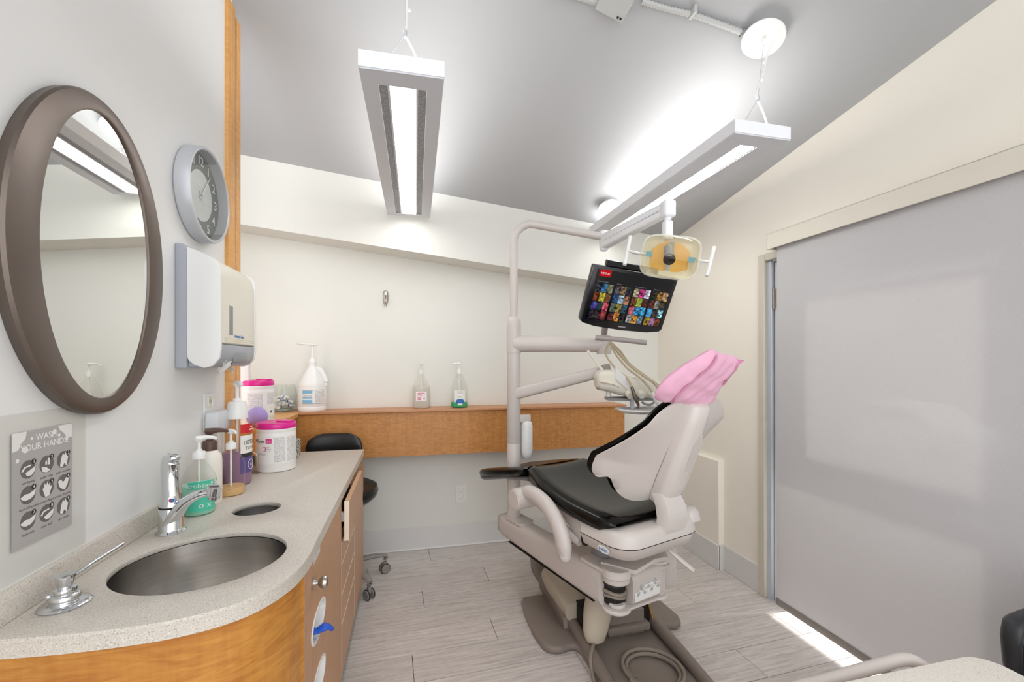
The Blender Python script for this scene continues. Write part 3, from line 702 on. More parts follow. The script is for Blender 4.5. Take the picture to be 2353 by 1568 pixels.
# splash sheet and poster
ss = single('splash_sheet', box(BM(), (WL + .0006, .80, .968), (WL + .003, 1.382, 1.334), .0008, 1), 'sheet', (WL, 1.1, 1.15), 'clear plastic splash sheet on the left wall over the poster', 'splash guard')
po = thing('poster', (WL + .0035, 1.245, 1.04), 'grey WASH YOUR HANDS poster on the left wall above the counter', 'poster')
px0, px1, pz0, pz1 = 1.160, 1.331, 1.036, 1.292; pw = px1 - px0; ph = pz1 - pz0; PX_ = WL + .0035
part('sheet', box(BM(), (PX_, px0, pz0), (PX_ + .0006, px1, pz1)), 'poster', po)
def pp(u, v, x=.001): return (PX_ + x, px0 + pw * u, pz0 + ph * v)
bm = plate(BM(), [[(px0, pz1), (px0 + pw * .22, pz1), (px0 + pw * .20, pz1 - ph * .06), (px0 + pw * .13, pz1 - ph * .10), (px0 + pw * .09, pz1 - ph * .15), (px0, pz1 - ph * .16)]], .0002, YZ(PX_ + .0006)); part('foam_corner', bm, 'ink_white', po); bm = BM()
plate(bm, [[(px1, pz1), (px1 - pw * .26, pz1), (px1 - pw * .22, pz1 - ph * .05), (px1 - pw * .15, pz1 - ph * .08), (px1 - pw * .10, pz1 - ph * .13), (px1, pz1 - ph * .13)]], .0002, YZ(PX_ + .0006)); part('foam_corner', bm, 'ink_white', po)
for u, v, r in ((.20, .84, .007), (.08, .76, .0045), (.30, .93, .0035), (.68, .95, .006), (.76, .91, .004), (.90, .86, .0045)):
    bm = plate(BM(), [oval(px0 + pw * u, pz0 + ph * v, r, r, 20)], .0002, YZ(PX_ + .0006)); part('bubble', bm, 'ink_white', po)
part('title', lettering(lettering(BM(), 'WASH', .021, on_left(*pp(.54, .905)[1:], PX_ + .0006), .0003, 'CENTER'), 'YOUR HANDS!', .021, on_left(*pp(.53, .825)[1:], PX_ + .0006), .0003, 'CENTER'), 'ink_white', po)
caps = ['wet hands', 'apply soap', 'palm to palm', 'back of hands', 'between fingers', 'wash thumbs', 'fingernails', 'rinse well', 'dry hands']
for k in range(9):
    u, v = .24 + .30 * (k % 3), .665 - .225 * (k // 3); c = pp(u, v)[1:]; r = .0205
    part('step_disc', plate(BM(), [oval(c[0], c[1], r, r, 32)], .0002, YZ(PX_ + .0006)), 'ink_mid', po)
    bm = BM(); q = lambda P: plate(bm, [[(c[0] + r * a, c[1] + r * b) for a, b in P]], .0002, YZ(PX_ + .0009))
    if k in (0, 7): q([(-.9, -.1), (-.5, .35), (.35, .45), (.35, .3), (-.4, .2), (-.65, -.15)]); q([(-.35, -.35), (.3, -.1), (.95, .2), (.9, -.3), (.4, -.75), (-.2, -.7)])
    elif k == 1: q([(.15, .65), (.4, .65), (.45, -.1), (.1, -.1)]); q([(-.2, .3), (0, .45), (.02, 0), (-.2, -.1)]); q([(-.75, -.2), (-.1, -.3), (.5, -.75), (0, -.95), (-.6, -.75)])
    elif k in (2, 8): q([(-.55, -.7), (-.35, .2), (-.1, .75), (.1, .5), (.3, .85), (.45, .4), (.7, .2), (.55, -.35), (.45, -.85), (.1, -.45), (-.2, -.9)])
    elif k == 4: q([(-.2, -.95), (-.6, .1), (-.35, .2), (-.3, .7), (-.1, .3), (.1, .8), (.2, .3), (.5, .65), (.45, .15), (.8, .2), (.5, -.4), (.35, -.9)])
    elif k == 5: q([(-.85, .35), (-.45, .5), (-.1, .1), (.1, .2), (.45, .6), (.85, .45), (.6, -.3), (.2, -.85), (-.2, -.7), (-.7, -.3)])
    else: q([(-1.0, -.1), (-.4, .15), (.1, .1), (.95, .4), (.9, -.1), (.3, -.5), (-.3, -.55), (-.8, -.35)])
    part('hand_picture', bm, 'ink_white', po)
    part('number_disc', plate(BM(), [oval(c[0] + r * .72, c[1] + r * .74, .0062, .0062, 18)], .0002, YZ(PX_ + .0012)), 'ink_dark', po)
    part('number', lettering(BM(), str(k + 1), .011, on_left(c[0] + r * .72, c[1] + r * .74 - .0038, PX_ + .0014), .0003, 'CENTER'), 'ink_white', po)
    part('caption', lettering(BM(), caps[k], .0085, on_left(c[0], c[1] - r - .011, PX_ + .0006), .0003, 'CENTER'), 'ink_mid', po)

M['adapter'] = mat('adapter_plastic', 'd3d6da', .4, 0., .01)
ou = thing('wall_outlet', (WL, 2.11, 1.235), 'white duplex wall outlet above the counter with a plug in it', 'outlet')
part('cover_plate', box(BM(), (WL, 2.06, 1.158), (WL + .006, 2.152, 1.312), .002, 1), 'white', ou)
bm = BM(); box(bm, (WL + .006, 2.088, 1.255), (WL + .009, 2.124, 1.295), .006, 2); part('socket', bm, 'cream', ou)
bm = BM()
for y in (2.099, 2.113): box(bm, (WL + .0088, y - .001, 1.27), (WL + .0095, y + .001, 1.285))
part('slot', bm, 'dark', ou)
ad = thing('power_adapter', (WL + .009, 2.14, 1.195), 'pale grey power adapter plugged in the outlet beside the wooden post', 'adapter')
part('body', box(BM(), (WL + .012, 2.045, 1.155), (WL + .062, 2.19, 1.235), .006, 2), 'adapter', ad)
part('cable', tube(BM(), [(WL + .035, 2.11, 1.156), (WL + .038, 2.115, 1.11), (WL + .03, 2.17, 1.02), (WL + .022, 2.2, .95), (WL + .05, 2.23, .905), (WL + .10, 2.30, .902)], .0022, 8, 8), 'white', ad)

# ------------------------------------------------------------------ cabinets, worktop, basin
CT, CB = .897, .857
edge = [(-.281, 2.868), (-.281, 1.62), (-.281, 1.45), (-.279, 1.36), (-.285, 1.285), (-.300, 1.225), (-.330, 1.165), (-.372, 1.118), (-.43, 1.087), (-.50, 1.068), (-.58, 1.062), (-.66, 1.062), (-.74, 1.067), (-.838, 1.078)]
edge_s = [edge[0], edge[1]] + [tuple(p[:2]) for p in smooth_path([(x, y, 0) for x, y in edge[2:]], 5)]
ct = thing('countertop', (-.55, 2.0, CB), 'speckled stone counter top with rounded end, holding the round basin', 'counter')
bm = plate(BM(), [edge_s + [(-.839, 2.868)], oval(-.559, 1.38, .205, .188, 64)[::-1], oval(-.56, 1.81, .080, .077, 48)[::-1]], .014, bev=.003)
bmesh.ops.translate(bm, vec=(0, 0, CT - .014), verts=bm.verts[:]); part('slab', bm, 'counter', ct)
def offset_in(P, dist, c=(-.56, 1.8)):
    o = []
    for i, (x, y) in enumerate(P):
        a = Vector(P[max(i - 1, 0)] + (0,)); b = Vector(P[min(i + 1, len(P) - 1)] + (0,)); d = (b - a).normalized(); nrm = Vector((d.y, -d.x, 0))
        if nrm.dot(Vector((c[0] - x, c[1] - y, 0))) < 0: nrm = -nrm
        o.append((x + nrm.x * dist, y + nrm.y * dist))
    return o
ap0 = offset_in(edge_s, .0006); ap1 = offset_in(edge_s, .024)
bm = BM(); q0 = [(bm.verts.new((x, y, CB)), bm.verts.new((x, y, CT - .0125))) for x, y in ap0]; q1 = [(bm.verts.new((x, y, CB)), bm.verts.new((x, y, CT - .0125))) for x, y in ap1]
for i in range(len(q0) - 1):
    for A, B, C, D in ((q0[i][0], q0[i + 1][0], q0[i + 1][1], q0[i][1]), (q1[i][0], q1[i][1], q1[i + 1][1], q1[i + 1][0]), (q0[i][0], q1[i][0], q1[i + 1][0], q0[i + 1][0]), (q0[i][1], q0[i + 1][1], q1[i + 1][1], q1[i][1])): bm.faces.new((A, B, C, D))
for i in (0, -1): bm.faces.new((q0[i][0], q0[i][1], q1[i][1], q1[i][0]))
bmesh.ops.recalc_face_normals(bm, faces=bm.faces[:]); part('front_apron', bm, 'counter', ct)
part('backsplash', box(BM(), (-.841, 1.06, CT), (-.824, 2.37, .964), .003, 2), 'counter', ct)
def bowl(r, d, z, X, sx, sy, lip=.012):
    return lathe(BM(), [(r + lip, z), (r, z), (r * .985, z - d * .55), (r * .90, z - d * .85), (r * .68, z - d), (.03, z - d * 1.03), (.03, z - d * 1.03 - .004), (r * .7, z - d - .004), (r * .92, z - d * .87), (r + .003, z - d * .55), (r + lip, z - .003)], X, 64, sx, sy)
bs = thing('wash_basin', (-.559, 1.38, .70), 'round brushed steel undermount wash basin near the faucet', 'sink')
part('bowl', bowl(.203, .17, CT - .0148, Matrix.Translation((-.559, 1.38, 0)), 1.01, .925), 'steel', bs)
part('drain', lathe(BM(), [(0, .6995), (.032, .6995), (.035, .7015), (.022, .703), (0, .700)], Matrix.Translation((-.559, 1.38, 0)), 28), 'chrome', bs)
wc = thing('waste_chute', (-.56, 1.81, .80), 'small round steel waste hole behind the basin in the counter', 'waste chute')
part('ring', lathe(BM(), [(.086, CT - .0145), (.0785, CT - .013), (.0765, CT - .014), (.0765, .80), (.0785, .80), (.080, CT - .018)], Matrix.Translation((-.56, 1.81, 0)) , 48, 1., .96), 'steel', wc)
part('bin_liner', lathe(BM(), [(0, .80), (.0768, .80), (.0768, .803), (0, .802)], Matrix.Translation((-.56, 1.81, 0)), 40), 'silver', wc)

fa = thing('faucet', (-.75, 1.625, CT), 'chrome single-lever faucet with a curved spout over the basin', 'faucet')
FX, FY = -.752, 1.622
part('base', lathe(BM(), [(0, 0), (.041, 0), (.0415, .004), (.036, .009), (.0335, .012), (.0335, .078), (.031, .082), (0, .082)], Matrix.Translation((FX, FY, CT)), 36), 'chrome', fa)
part('spout', tube(BM(), [(FX - .005, FY - .006, CT + .030), (FX + .018, FY - .012, CT + .062), (FX + .05, FY - .018, CT + .100), (FX + .09, FY - .020, CT + .122), (FX + .125, FY - .018, CT + .126)], [.028, .026, .021, .017, .015], 16, 6, flat=.8), 'chrome', fa)
bm = cyl(BM(), (FX + .128, FY - .02, CT + .112), (FX + .133, FY - .02, CT + .146), .021, .0215, 24, .004); cyl(bm, (FX + .13, FY - .02, CT + .103), (FX + .131, FY - .02, CT + .113), .016, .017, 20); part('nozzle', bm, 'chrome', fa)
bm = lathe(BM(), [(.0, .083), (.031, .083), (.031, .088), (.026, .10), (.021, .118), (.0, .12)], Matrix.Translation((FX, FY, CT)), 32)
tube(bm, [(FX, FY, CT + .098), (FX - .004, FY + .004, CT + .135), (FX - .007, FY + .008, CT + .18), (FX - .004, FY + .006, CT + .225), (FX + .004, FY + .0, CT + .240)], [.027, .024, .025, .027, .022], 16, 6, flat=.75, up=(0, 1, 0)); ball(bm, (FX + .004, FY, CT + .238), (.022, .018, .014)); part('lever', bm, 'chrome', fa)
part('gap_ring', lathe(BM(), [(.0325, .0805), (.0328, .083), (.0325, .0855)], Matrix.Translation((FX, FY, CT)), 32), 'dark', fa)
v = Vector((-FX, -FY, 0)).normalized(); c0 = Vector((FX, FY, CT + .108)) + v * .0245
bm = cyl(BM(), c0 - v * .002, c0 + v * .0015, .006); part('hot_mark', bm, 'ink_red', fa)
c1 = c0 + Vector((.0045, -.001, .0)) + v * .001; bm = cyl(BM(), c1 - v * .002, c1 + v * .0018, .005); part('cold_mark', bm, 'ink_blue', fa)

sd = thing('soap_pump', (-.762, 1.193, CT), 'low chrome built-in soap pump with thin spout on the counter front', 'soap dispenser')
T0 = Matrix.Translation((-.762, 1.193, CT))
part('flange', lathe(BM(), [(0, 0), (.045, 0), (.046, .003), (.042, .007), (.03, .009), (0, .009)], T0, 40), 'chrome', sd)
bm = lathe(BM(), [(0, .009), (.026, .009), (.027, .013), (.027, .022), (.024, .026), (.020, .027), (.021, .031), (.020, .038), (.013, .040), (.0, .04)], T0, 36); ball(bm, (-.789, 1.188, CT + .023), .008); part('collar', bm, 'chrome', sd)
part('pump_cap', lathe(BM(), [(0, .039), (.0125, .039), (.0135, .045), (.018, .066), (.018, .068), (0, .069)], T0, 32), 'chrome', sd)
part('spout', tube(BM(), [(-.755, 1.200, CT + .058), (-.74, 1.245, CT + .070), (-.718, 1.318, CT + .084)], [.0052, .0046, .004], 10), 'chrome', sd)

cb = thing('sink_cabinet', (-.55, 2.0, 0), 'tan cabinet with a curved honey wood end under the counter', 'cabinet')
bm = BM(); box(bm, (-.836, 1.31, .10), (-.303, 2.42, .118)); part('cabinet_floor', bm, 'carcass', cb)
bm = BM(); box(bm, (-.836, 1.31, .119), (-.824, 2.36, CB)); part('back_panel', bm, 'carcass', cb)
bm = BM(); box(bm, (-.82, 2.402, .119), (-.304, 2.42, CB)); part('divider', bm, 'carcass', cb)
bm = BM(); box(bm, (-.82, 1.956, .119), (-.304, 1.972, CB - .2)); part('divider', bm, 'carcass', cb)
part('toe_kick', box(BM(), (-.375, 1.31, 0), (-.36, 2.84, .0995)), 'dark', cb)
inset = []
for x, y in edge_s[2:]:
    if x > -.30 and y > 1.33: continue
    inset.append((x, y))
ins = [(-.2835, 1.298)]
P = inset
for i, (x, y) in enumerate(P):
    a = Vector((P[max(i - 1, 0)][0], P[max(i - 1, 0)][1], 0)); b = Vector((P[min(i + 1, len(P) - 1)][0], P[min(i + 1, len(P) - 1)][1], 0)); d = (b - a).normalized()
    nrm = Vector((d.y, -d.x, 0))
    nrm = nrm if nrm.dot(Vector((-.55 - x, 1.5 - y, 0))) > 0 else -nrm
    q = Vector((x, y, 0)) + nrm * .006
    if q.y < 1.297: ins.append((q.x, q.y))
outer = ins; inner = [(min(-.30, x - .018) if y > 1.2 else x, y + .018) for x, y in ins]
bm = BM(); va = []
for x, y in outer: va.append((bm.verts.new((x, y, .004)), bm.verts.new((x, y, CB))))
vb = []
for x, y in inner: vb.append((bm.verts.new((x, y, .004)), bm.verts.new((x, y, CB))))
for i in range(len(outer) - 1):
    bm.faces.new((va[i][0], va[i + 1][0], va[i + 1][1], va[i][1])); bm.faces.new((vb[i][0], vb[i][1], vb[i + 1][1], vb[i + 1][0]))
    bm.faces.new((va[i][1], va[i + 1][1], vb[i + 1][1], vb[i][1])); bm.faces.new((va[i][0], vb[i][0], vb[i + 1][0], va[i + 1][0]))
for i in (0, -1): bm.faces.new((va[i][0], va[i][1], vb[i][1], vb[i][0]))
bmesh.ops.recalc_face_normals(bm, faces=bm.faces[:]); part('curved_panel', bm, 'curved', cb, ang=60)
FX0 = -.303
def slot_outline(cy, cz): return [(cy + .105 * math.copysign(abs(math.cos(a)) ** .9, math.cos(a)), cz + .048 * math.copysign(abs(math.sin(a)) ** .9, math.sin(a)) + .10 * 0) for a in [2 * math.pi * k / 40 for k in range(40)]]
dr = part('door', plate(BM(), [[(1.3015, .104), (1.963, .104), (1.963, .854), (1.3015, .854)], slot_outline(1.487, .626)[::-1], slot_outline(1.487, .435)[::-1], slot_outline(1.487, .244)[::-1]], .02, YZ(FX0)), 'laminate', cb)
bm = cyl(BM(), (-.283, 1.405, .784), (-.280, 1.405, .784), .018, seg=24, bev=.001); lathe(bm, [(0, 0), (.009, 0), (.008, .006), (.008, .012), (.017, .022), (.019, .030), (.016, .037), (.009, .040), (0, .041)], axisM((-.280, 1.405, .784), (1, 0, 0)), 28); part('knob', bm, 'satin', dr)
for cz in (.626, .435, .244):
    o = slot_outline(1.487, cz); i2 = [(1.487 + (y - 1.487) * .92, cz + (z - cz) * .84) for y, z in o]
    bm = plate(BM(), [o, i2[::-1]], .004, YZ(-.2835)); lathe(bm, [(1.0, 0), (.96, -.03), (.8, -.055), (.4, -.07), (0, -.072)], frame((-.283, 1.487, cz), (0, 1, 0), (0, 0, 1), (1, 0, 0)) @ Matrix.Diagonal((.100, .044, 1, 1)), 40)
    part('glove_slot', bm, 'white', dr)
part('sticker', box(BM(), (-.283, 1.412, .835), (-.2824, 1.512, .853)), 'print', dr)
def front(y0, y1, z0, z1, x=FX0, nm='drawer'):
    return part(nm, box(BM(), (x, y0, z0), (x + .02, y1, z1), .0015, 1), 'drawer', cb)
front(1.967, 2.408, .583, .680); front(1.967, 2.408, .452, .5795); front(1.967, 2.408, .327, .4485); front(1.967, 2.408, .104, .3235)
tp = front(1.967, 2.50, .684, .853, -.272); 
part('edge_band', box(BM(), (-.2722, 1.9662, .684), (-.2518, 1.9672, .853)), 'edge', tp)
part('runner', box(BM(), (-.302, 1.98, .76), (-.272, 2.0, .80), .002, 1), 'alu', tp)
front(2.411, 2.853, .104, .680, nm='side_panel'); part('end_panel', box(BM(), (-.60, 2.8555, .16), (-.284, 2.864, CB)), 'laminate', cb)
for y, z0, z1 in ((1.965, .104, .684), (2.4095, .104, .684)): part('seam_edge', box(BM(), (-.302, y - .0016, z0), (-.2826, y + .0016, z1)), 'edge', cb)
for z in (.5812, .4502, .3252): part('seam_edge', box(BM(), (-.302, 1.968, z - .0028), (-.2822, 2.407, z + .0028)), 'edge', cb)
gl = single('blue_glove', tube(BM(), [(-.345, 1.455, .60), (-.315, 1.462, .612), (-.285, 1.463, .606), (-.262, 1.470, .612), (-.246, 1.478, .603), (-.243, 1.484, .590)], [.022, .02, .013, .018, .012, .006], 9, 4, flat=.6), 'blue', (-.28, 1.465, .60), 'blue glove poking out of the upper slot in the cabinet door', 'glove')

# ------------------------------------------------------------------ bottles and boxes
def pump(root, x, y, z, s, ang, col, stem=.05, nozzle=.05, collar=(.016, .026)):
    """collar, stem and head of a pump dispenser; ang is where the nozzle points"""
    d = Vector((math.cos(ang), math.sin(ang), 0)); T = Matrix.Translation((x, y, z))
    r, h = collar
    part('pump_collar', lathe(BM(), [(0, 0), (r, 0), (r, h * .75), (r * .8, h), (r * .45, h * 1.02), (r * .45, h * 1.3), (0, h * 1.3)], T, 24), col, root)
    p = Vector((x, y, z + h * 1.3))
    part('pump_stem', cyl(BM(), p, p + Vector((0, 0, stem)), r * .26, seg=14), col, root)
    t = p + Vector((0, 0, stem)); bm = BM()
    cyl(bm, t - Vector((0, 0, .008)), t + Vector((0, 0, .006)), r * .55, r * .72, 18, .002)
    tube(bm, [t + Vector((0, 0, .004)) - d * r * .5, t + d * nozzle * .5 + Vector((0, 0, .005)), t + d * nozzle + Vector((0, 0, .0)), t + d * (nozzle + .004) - Vector((0, 0, .006))], [r * .5, r * .36, r * .26, r * .22], 10, 4); part('pump_head', bm, col, root)
def bottle(name, x, y, z, prof, m, label, cat='bottle', sx=1., sy=1., rot=0., seg=40, group=None):
    t = thing(name, (x, y, z), label, cat, group)
    part('body', lathe(BM(), prof, Matrix.Translation((x, y, z)) @ Matrix.Rotation(rot, 4, 'Z'), seg, sx, sy), m, t); return t
def dip(root, x, y, z0, z1, m='white'): part('dip_tube', cyl(BM(), (x, y, z0), (x, y, z1), .0035, seg=8), m, root)
def facing(x, y, r, off=0.):
    return phi_cam(x, y, off)
# mint soap
x, y, z = -.748, 1.805, CT
t = bottle('mint_soap_bottle', x, y, z, [(0, .001), (.047, .001), (.052, .008), (.053, .12), (.050, .135), (.034, .165), (.020, .185), (.016, .19), (.016, .20), (0, .20)], 'clearpl', 'clear pump bottle of mint green soap with teal label, nearest the faucet')
part('liquid', lathe(BM(), [(0, .003), (.045, .003), (.050, .010), (.051, .105), (0, .105)], Matrix.Translation((x, y, z)), 40), 'mint', t)
ph = facing(x, y, .05, .15); c = (x, y, z)
part('label_band', patch(BM(), c, .0533, ph, .085, .018, .075), 'teal', t); part('label_band', patch(BM(), c, .0533, ph, .085, .098, .124), 'teal', t)
part('label_text', lettering(BM(), 'Microbex-P', .0225, wrap((x, y, z + .103), .0541, ph + .72), .0004, 'RIGHT'), 'ink_white', t)
part('fine_print', patch(BM(), c, .0535, ph, .06, .080, .094), 'print', t)
part('fine_print', patch(BM(), c, .0533, ph + 1.35, .05, .03, .115), 'print', t)
for dx in (-.018, .006):
    part('label_mark', lettering(BM(), 'o' if dx < 0 else 'x', .03, wrap((x, y, z + .03), .0541, ph + dx / .053 + .3), .0004, 'CENTER'), 'ink_white', t)
dip(t, x, y, z + .02, z + .20); pump(t, x, y, z + .198, 1, phi_cam(x, y, 1.75), 'white', .035, .048, (.0215, .026))
# lotion
x, y = -.762, 1.925
t = bottle('lotion_bottle', x, y, z, [(0, 0), (.040, 0), (.042, .004), (.042, .165), (.039, .185), (.026, .203), (.018, .208), (0, .208)], 'lotion', 'cream lotion bottle with brown pump between the soap bottles')
pump(t, x, y, z + .206, 1, phi_cam(x, y, 1.75), 'brown', .022, .055, (.026, .036))
# small clear bottle with amber soap
x, y = -.725, 2.03
t = bottle('amber_soap_bottle', x, y, z, [(0, .001), (.048, .001), (.051, .006), (.051, .125), (.047, .142), (.030, .168), (.018, .18), (.0165, .19), (0, .19)], 'clearpl', 'clear pump bottle with a little amber soap left at the bottom')
part('liquid', lathe(BM(), [(0, .003), (.047, .003), (.0495, .007), (.0495, .033), (0, .033)], Matrix.Translation((x, y, z)), 40), 'amberliq', t)
ph = facing(x, y, .05)
part('label_text', lettering(BM(), 'C-C', .022, wrap((x, y, z + .11), .0512, ph - .75), .0004, 'CENTER'), 'ink_mid', t)
bm = BM()
for k in range(9): patch(bm, (x, y, z), .0513, ph - .15, .008 if k % 2 else .013, .03 + k * .009, .0312 + k * .009)
part('scale_marks', bm, 'ink_mid', t, kind='stuff')
dip(t, x, y, z + .02, z + .19); pump(t, x, y, z + .188, 1, phi_cam(x, y, .6), 'white', .036, .028, (.019, .026))
# mouthwash
x, y = -.757, 2.19
t = bottle('mouthwash_bottle', x, y, z, [(0, .001), (.052, .001), (.058, .01), (.058, .235), (.056, .255), (.046, .278), (.036, .292), (.034, .30), (0, .30)], 'clearpl', 'tall mouthwash bottle half full of purple rinse with white pump')
part('liquid', lathe(BM(), [(0, .003), (.05, .003), (.056, .012), (.056, .145), (0, .145)], Matrix.Translation((x, y, z)), 40), 'purple', t)
ph = facing(x, y, .05, .85); c = (x, y, z)
part('red_label', patch(BM(), c, .0583, ph, .075, .232, .272), 'ink_red', t)
bm = BM(); patch(bm, c, .0590, ph + .3, .02, .255, .259); patch(bm, c, .0590, ph + .3, .03, .243, .249); part('label_stripe', bm, 'ink_white', t)
part('white_label', patch(BM(), c, .0583, ph, .075, .128, .222), 'ink_white', t)
part('label_text', lettering(BM(), 'LISTERINE', .026, wrap((x, y, z + .182), .059, ph - .45), .0004, 'LEFT', .9), 'ink_dark', t)
part('label_text', lettering(BM(), 'TOTAL', .020, wrap((x, y, z + .158), .059, ph - .32), .0004, 'LEFT'), 'ink_mid', t)
part('dark_band', patch(BM(), c, .0585, ph, .075, .125, .143), 'ink_dark', t); part('purple_label', patch(BM(), c, .0583, ph, .075, .055, .125), mat('label_purple', '5b4a8a', .5), t)
bm = BM(); f = wrap((x, y, z + .09), .0588, ph + .25)
tube(bm, [f(.020 * math.cos(a), .022 * math.sin(a), .0005) for a in [2 * math.pi * k / 24 for k in range(24)]], .0012, 6, closed=True); lettering(bm, '6', .026, wrap((x, y, z + .081), .0588, ph + .25), .0004, 'CENTER'); part('label_mark', bm, 'ink_white', t)
part('dip_tube', cyl(BM(), (x, y, z + .02), (x, y, z + .30), .006, seg=10), 'white', t)
T = Matrix.Translation((x, y, z + .296))
part('skirt_cap', lathe(BM(), [(0, 0), (.043, 0), (.0425, .01), (.036, .07), (.033, .075), (.018, .077), (.016, .09), (0, .09)], T, 32), 'white', t)
part('pump_stem', cyl(BM(), (x, y, z + .385), (x, y, z + .44), .008, seg=14), 'white', t)
d = Vector((math.cos(phi_cam(x, y, .5)), math.sin(phi_cam(x, y, .5)), 0)); p = Vector((x, y, z + .445))
bm = cyl(BM(), p - Vector((0, 0, .008)), p + Vector((0, 0, .008)), .012, .018, 18, .003); tube(bm, [p - d * .01 + Vector((0, 0, .008)), p + d * .02 + Vector((0, 0, .007)), p + d * .034 - Vector((0, 0, .002))], [.012, .011, .007], 10, 4); part('pump_head', bm, 'white', t)
# canisters of wipes
def canister(x, y, z, label, big, off):
    t = thing('wipes_canister', (x, y, z), label, 'canister', 'magenta lidded wipes canisters')
    T = Matrix.Translation((x, y, z))
    part('tub', lathe(BM(), [(0, 0), (.086, 0), (.091, .004), (.092, .012), (.090, .03), (.092, .036), (.092, .188), (.0905, .192), (.0905, .198), (.092, .202), (.091, .214), (0, .214)], T, 56), 'white', t)
    part('lid', lathe(BM(), [(0, .213), (.091, .213), (.0925, .217), (.0915, .236), (.086, .243), (.055, .245), (.05, .2435), (0, .2435)], T, 56), 'pinkcap', t)
    a = phi_cam(x, y, .9); d = Vector((math.cos(a), math.sin(a), 0)); s = Vector((-d.y, d.x, 0)); p = Vector((x, y, z + .243))
    part('flip_cap', prism(BM(), [(.02, -.028), (.088, -.022), (.092, 0), (.088, .022), (.02, .028)], 0, .008, frame(p, d, s, (0, 0, 1)), .003, 2), 'pinkcap', t)
    ph = phi_cam(x, y, off); c = (x, y, z)
    if big:
        part('label_sheet', patch(BM(), c, .0925, ph - .1, .165, .044, .180), 'paper', t)
        part('fine_print', patch(BM(), c, .0931, ph + .12, .052, .05, .174), 'print', t); part('fine_print', patch(BM(), c, .0931, ph + .75, .05, .05, .174), 'print', t)
        part('fine_print', patch(BM(), c, .0931, ph - .78, .05, .085, .10), 'print', t)
        part('label_text', lettering(BM(), 'Wipes', .025, wrap((x, y, z + .149), .0935, ph - .98), .0004, 'CENTER'), 'ink_dark', t)
        part('label_badge', patch(BM(), c, .0932, ph - .42, .028, .146, .168), 'ink_pink', t)
        part('label_text', lettering(BM(), '2.0', .0165, wrap((x, y, z + .151), .0942, ph - .42), .0004, 'CENTER'), 'ink_white', t)
        part('label_number', lettering(BM(), '2', .034, wrap((x, y, z + .106), .0935, ph - .62), .0004, 'CENTER'), 'ink_pink', t)
        bm = BM(); f = wrap((x, y, z + .117), .0937, ph - .45)
        for k in range(14):
            a = 2 * math.pi * k / 14; ball(bm, f(.012 * math.cos(a), .012 * math.sin(a), .0), .0014, 1)
        lettering(bm, 'MIN', .007, wrap((x, y, z + .1145), .0936, ph - .45), .0004, 'CENTER'); part('timer_ring', bm, 'ink_dark', t, kind='stuff')
    else:
        part('label_sheet', patch(BM(), c, .0925, ph, .20, .044, .180), 'paper', t)
        part('fine_print', patch(BM(), c, .0931, ph - .35, .075, .06, .174), 'print', t); part('fine_print', patch(BM(), c, .0931, ph + .62, .055, .11, .174), 'print', t)
        part('label_mark', patch(BM(), c, .0931, ph + .62, .014, .06, .074), 'ink_mid', t); part('label_mark', patch(BM(), c, .0931, ph + .62, .03, .08, .10), 'ink_white', t)
    return t
canister(-.668, 2.452, CT, 'large white wipes canister with magenta lid standing on the counter', True, .05)
canister(-.850, 2.735, 1.0985, 'white wipes canister with magenta lid up on the wooden side ledge', False, .3)
bx = single('zebra_tissue_box', box(BM(), (-.735, 2.62, CT), (-.618, 2.74, CT + .105), .002, 1), 'zebra', (-.67, 2.68, CT), 'zebra striped tissue box behind the wipes canister on the counter', 'tissue box')
rb = single('lilac_ball', ball(BM(), (-.80, 2.590, 1.0985 + .052), (.051, .051, .0525), 4), 'ball', (-.80, 2.59, 1.0985), 'lilac rubber ball on the wooden side ledge in front of the canister', 'ball')
wb = thing('white_box_file', (-.88, 2.665, 1.0985), 'narrow white upright box standing on the side ledge behind the wooden post', 'box')
part('shell', box(BM(), (-1.02, 2.655, 1.0987), (-.858, 2.685, 1.47), .012, 3), 'white', wb)
part('lid', box(BM(), (-1.018, 2.657, 1.46), (-.860, 2.683, 1.49), .010, 3), 'white', wb)
ho = thing('clear_cup_holder', (-.765, 2.40, CT), 'small clear acrylic holder between the mouthwash and the wipes canister', 'holder')
bm = BM(); x0, x1, y0, y1 = -.80, -.725, 2.355, 2.43
for a, b in (((x0, y0, CT), (x1, y0 + .003, CT + .09)), ((x0, y1 - .003, CT), (x1, y1, CT + .12)), ((x0, y0, CT), (x0 + .003, y1, CT + .11)), ((x1 - .003, y0, CT), (x1, y1, CT + .09)), ((x0, y0, CT), (x1, y1, CT + .003))): box(bm, a, b, .001, 1)
part('tray', bm, 'clearpl', ho)
bm = BM(); tube(bm, [(-.775, 2.37, CT + .01), (-.772, 2.372, CT + .07), (-.765, 2.38, CT + .105), (-.74, 2.39, CT + .085), (-.735, 2.395, CT + .02)], .002, 7, 5); part('wire', bm, 'white', ho)

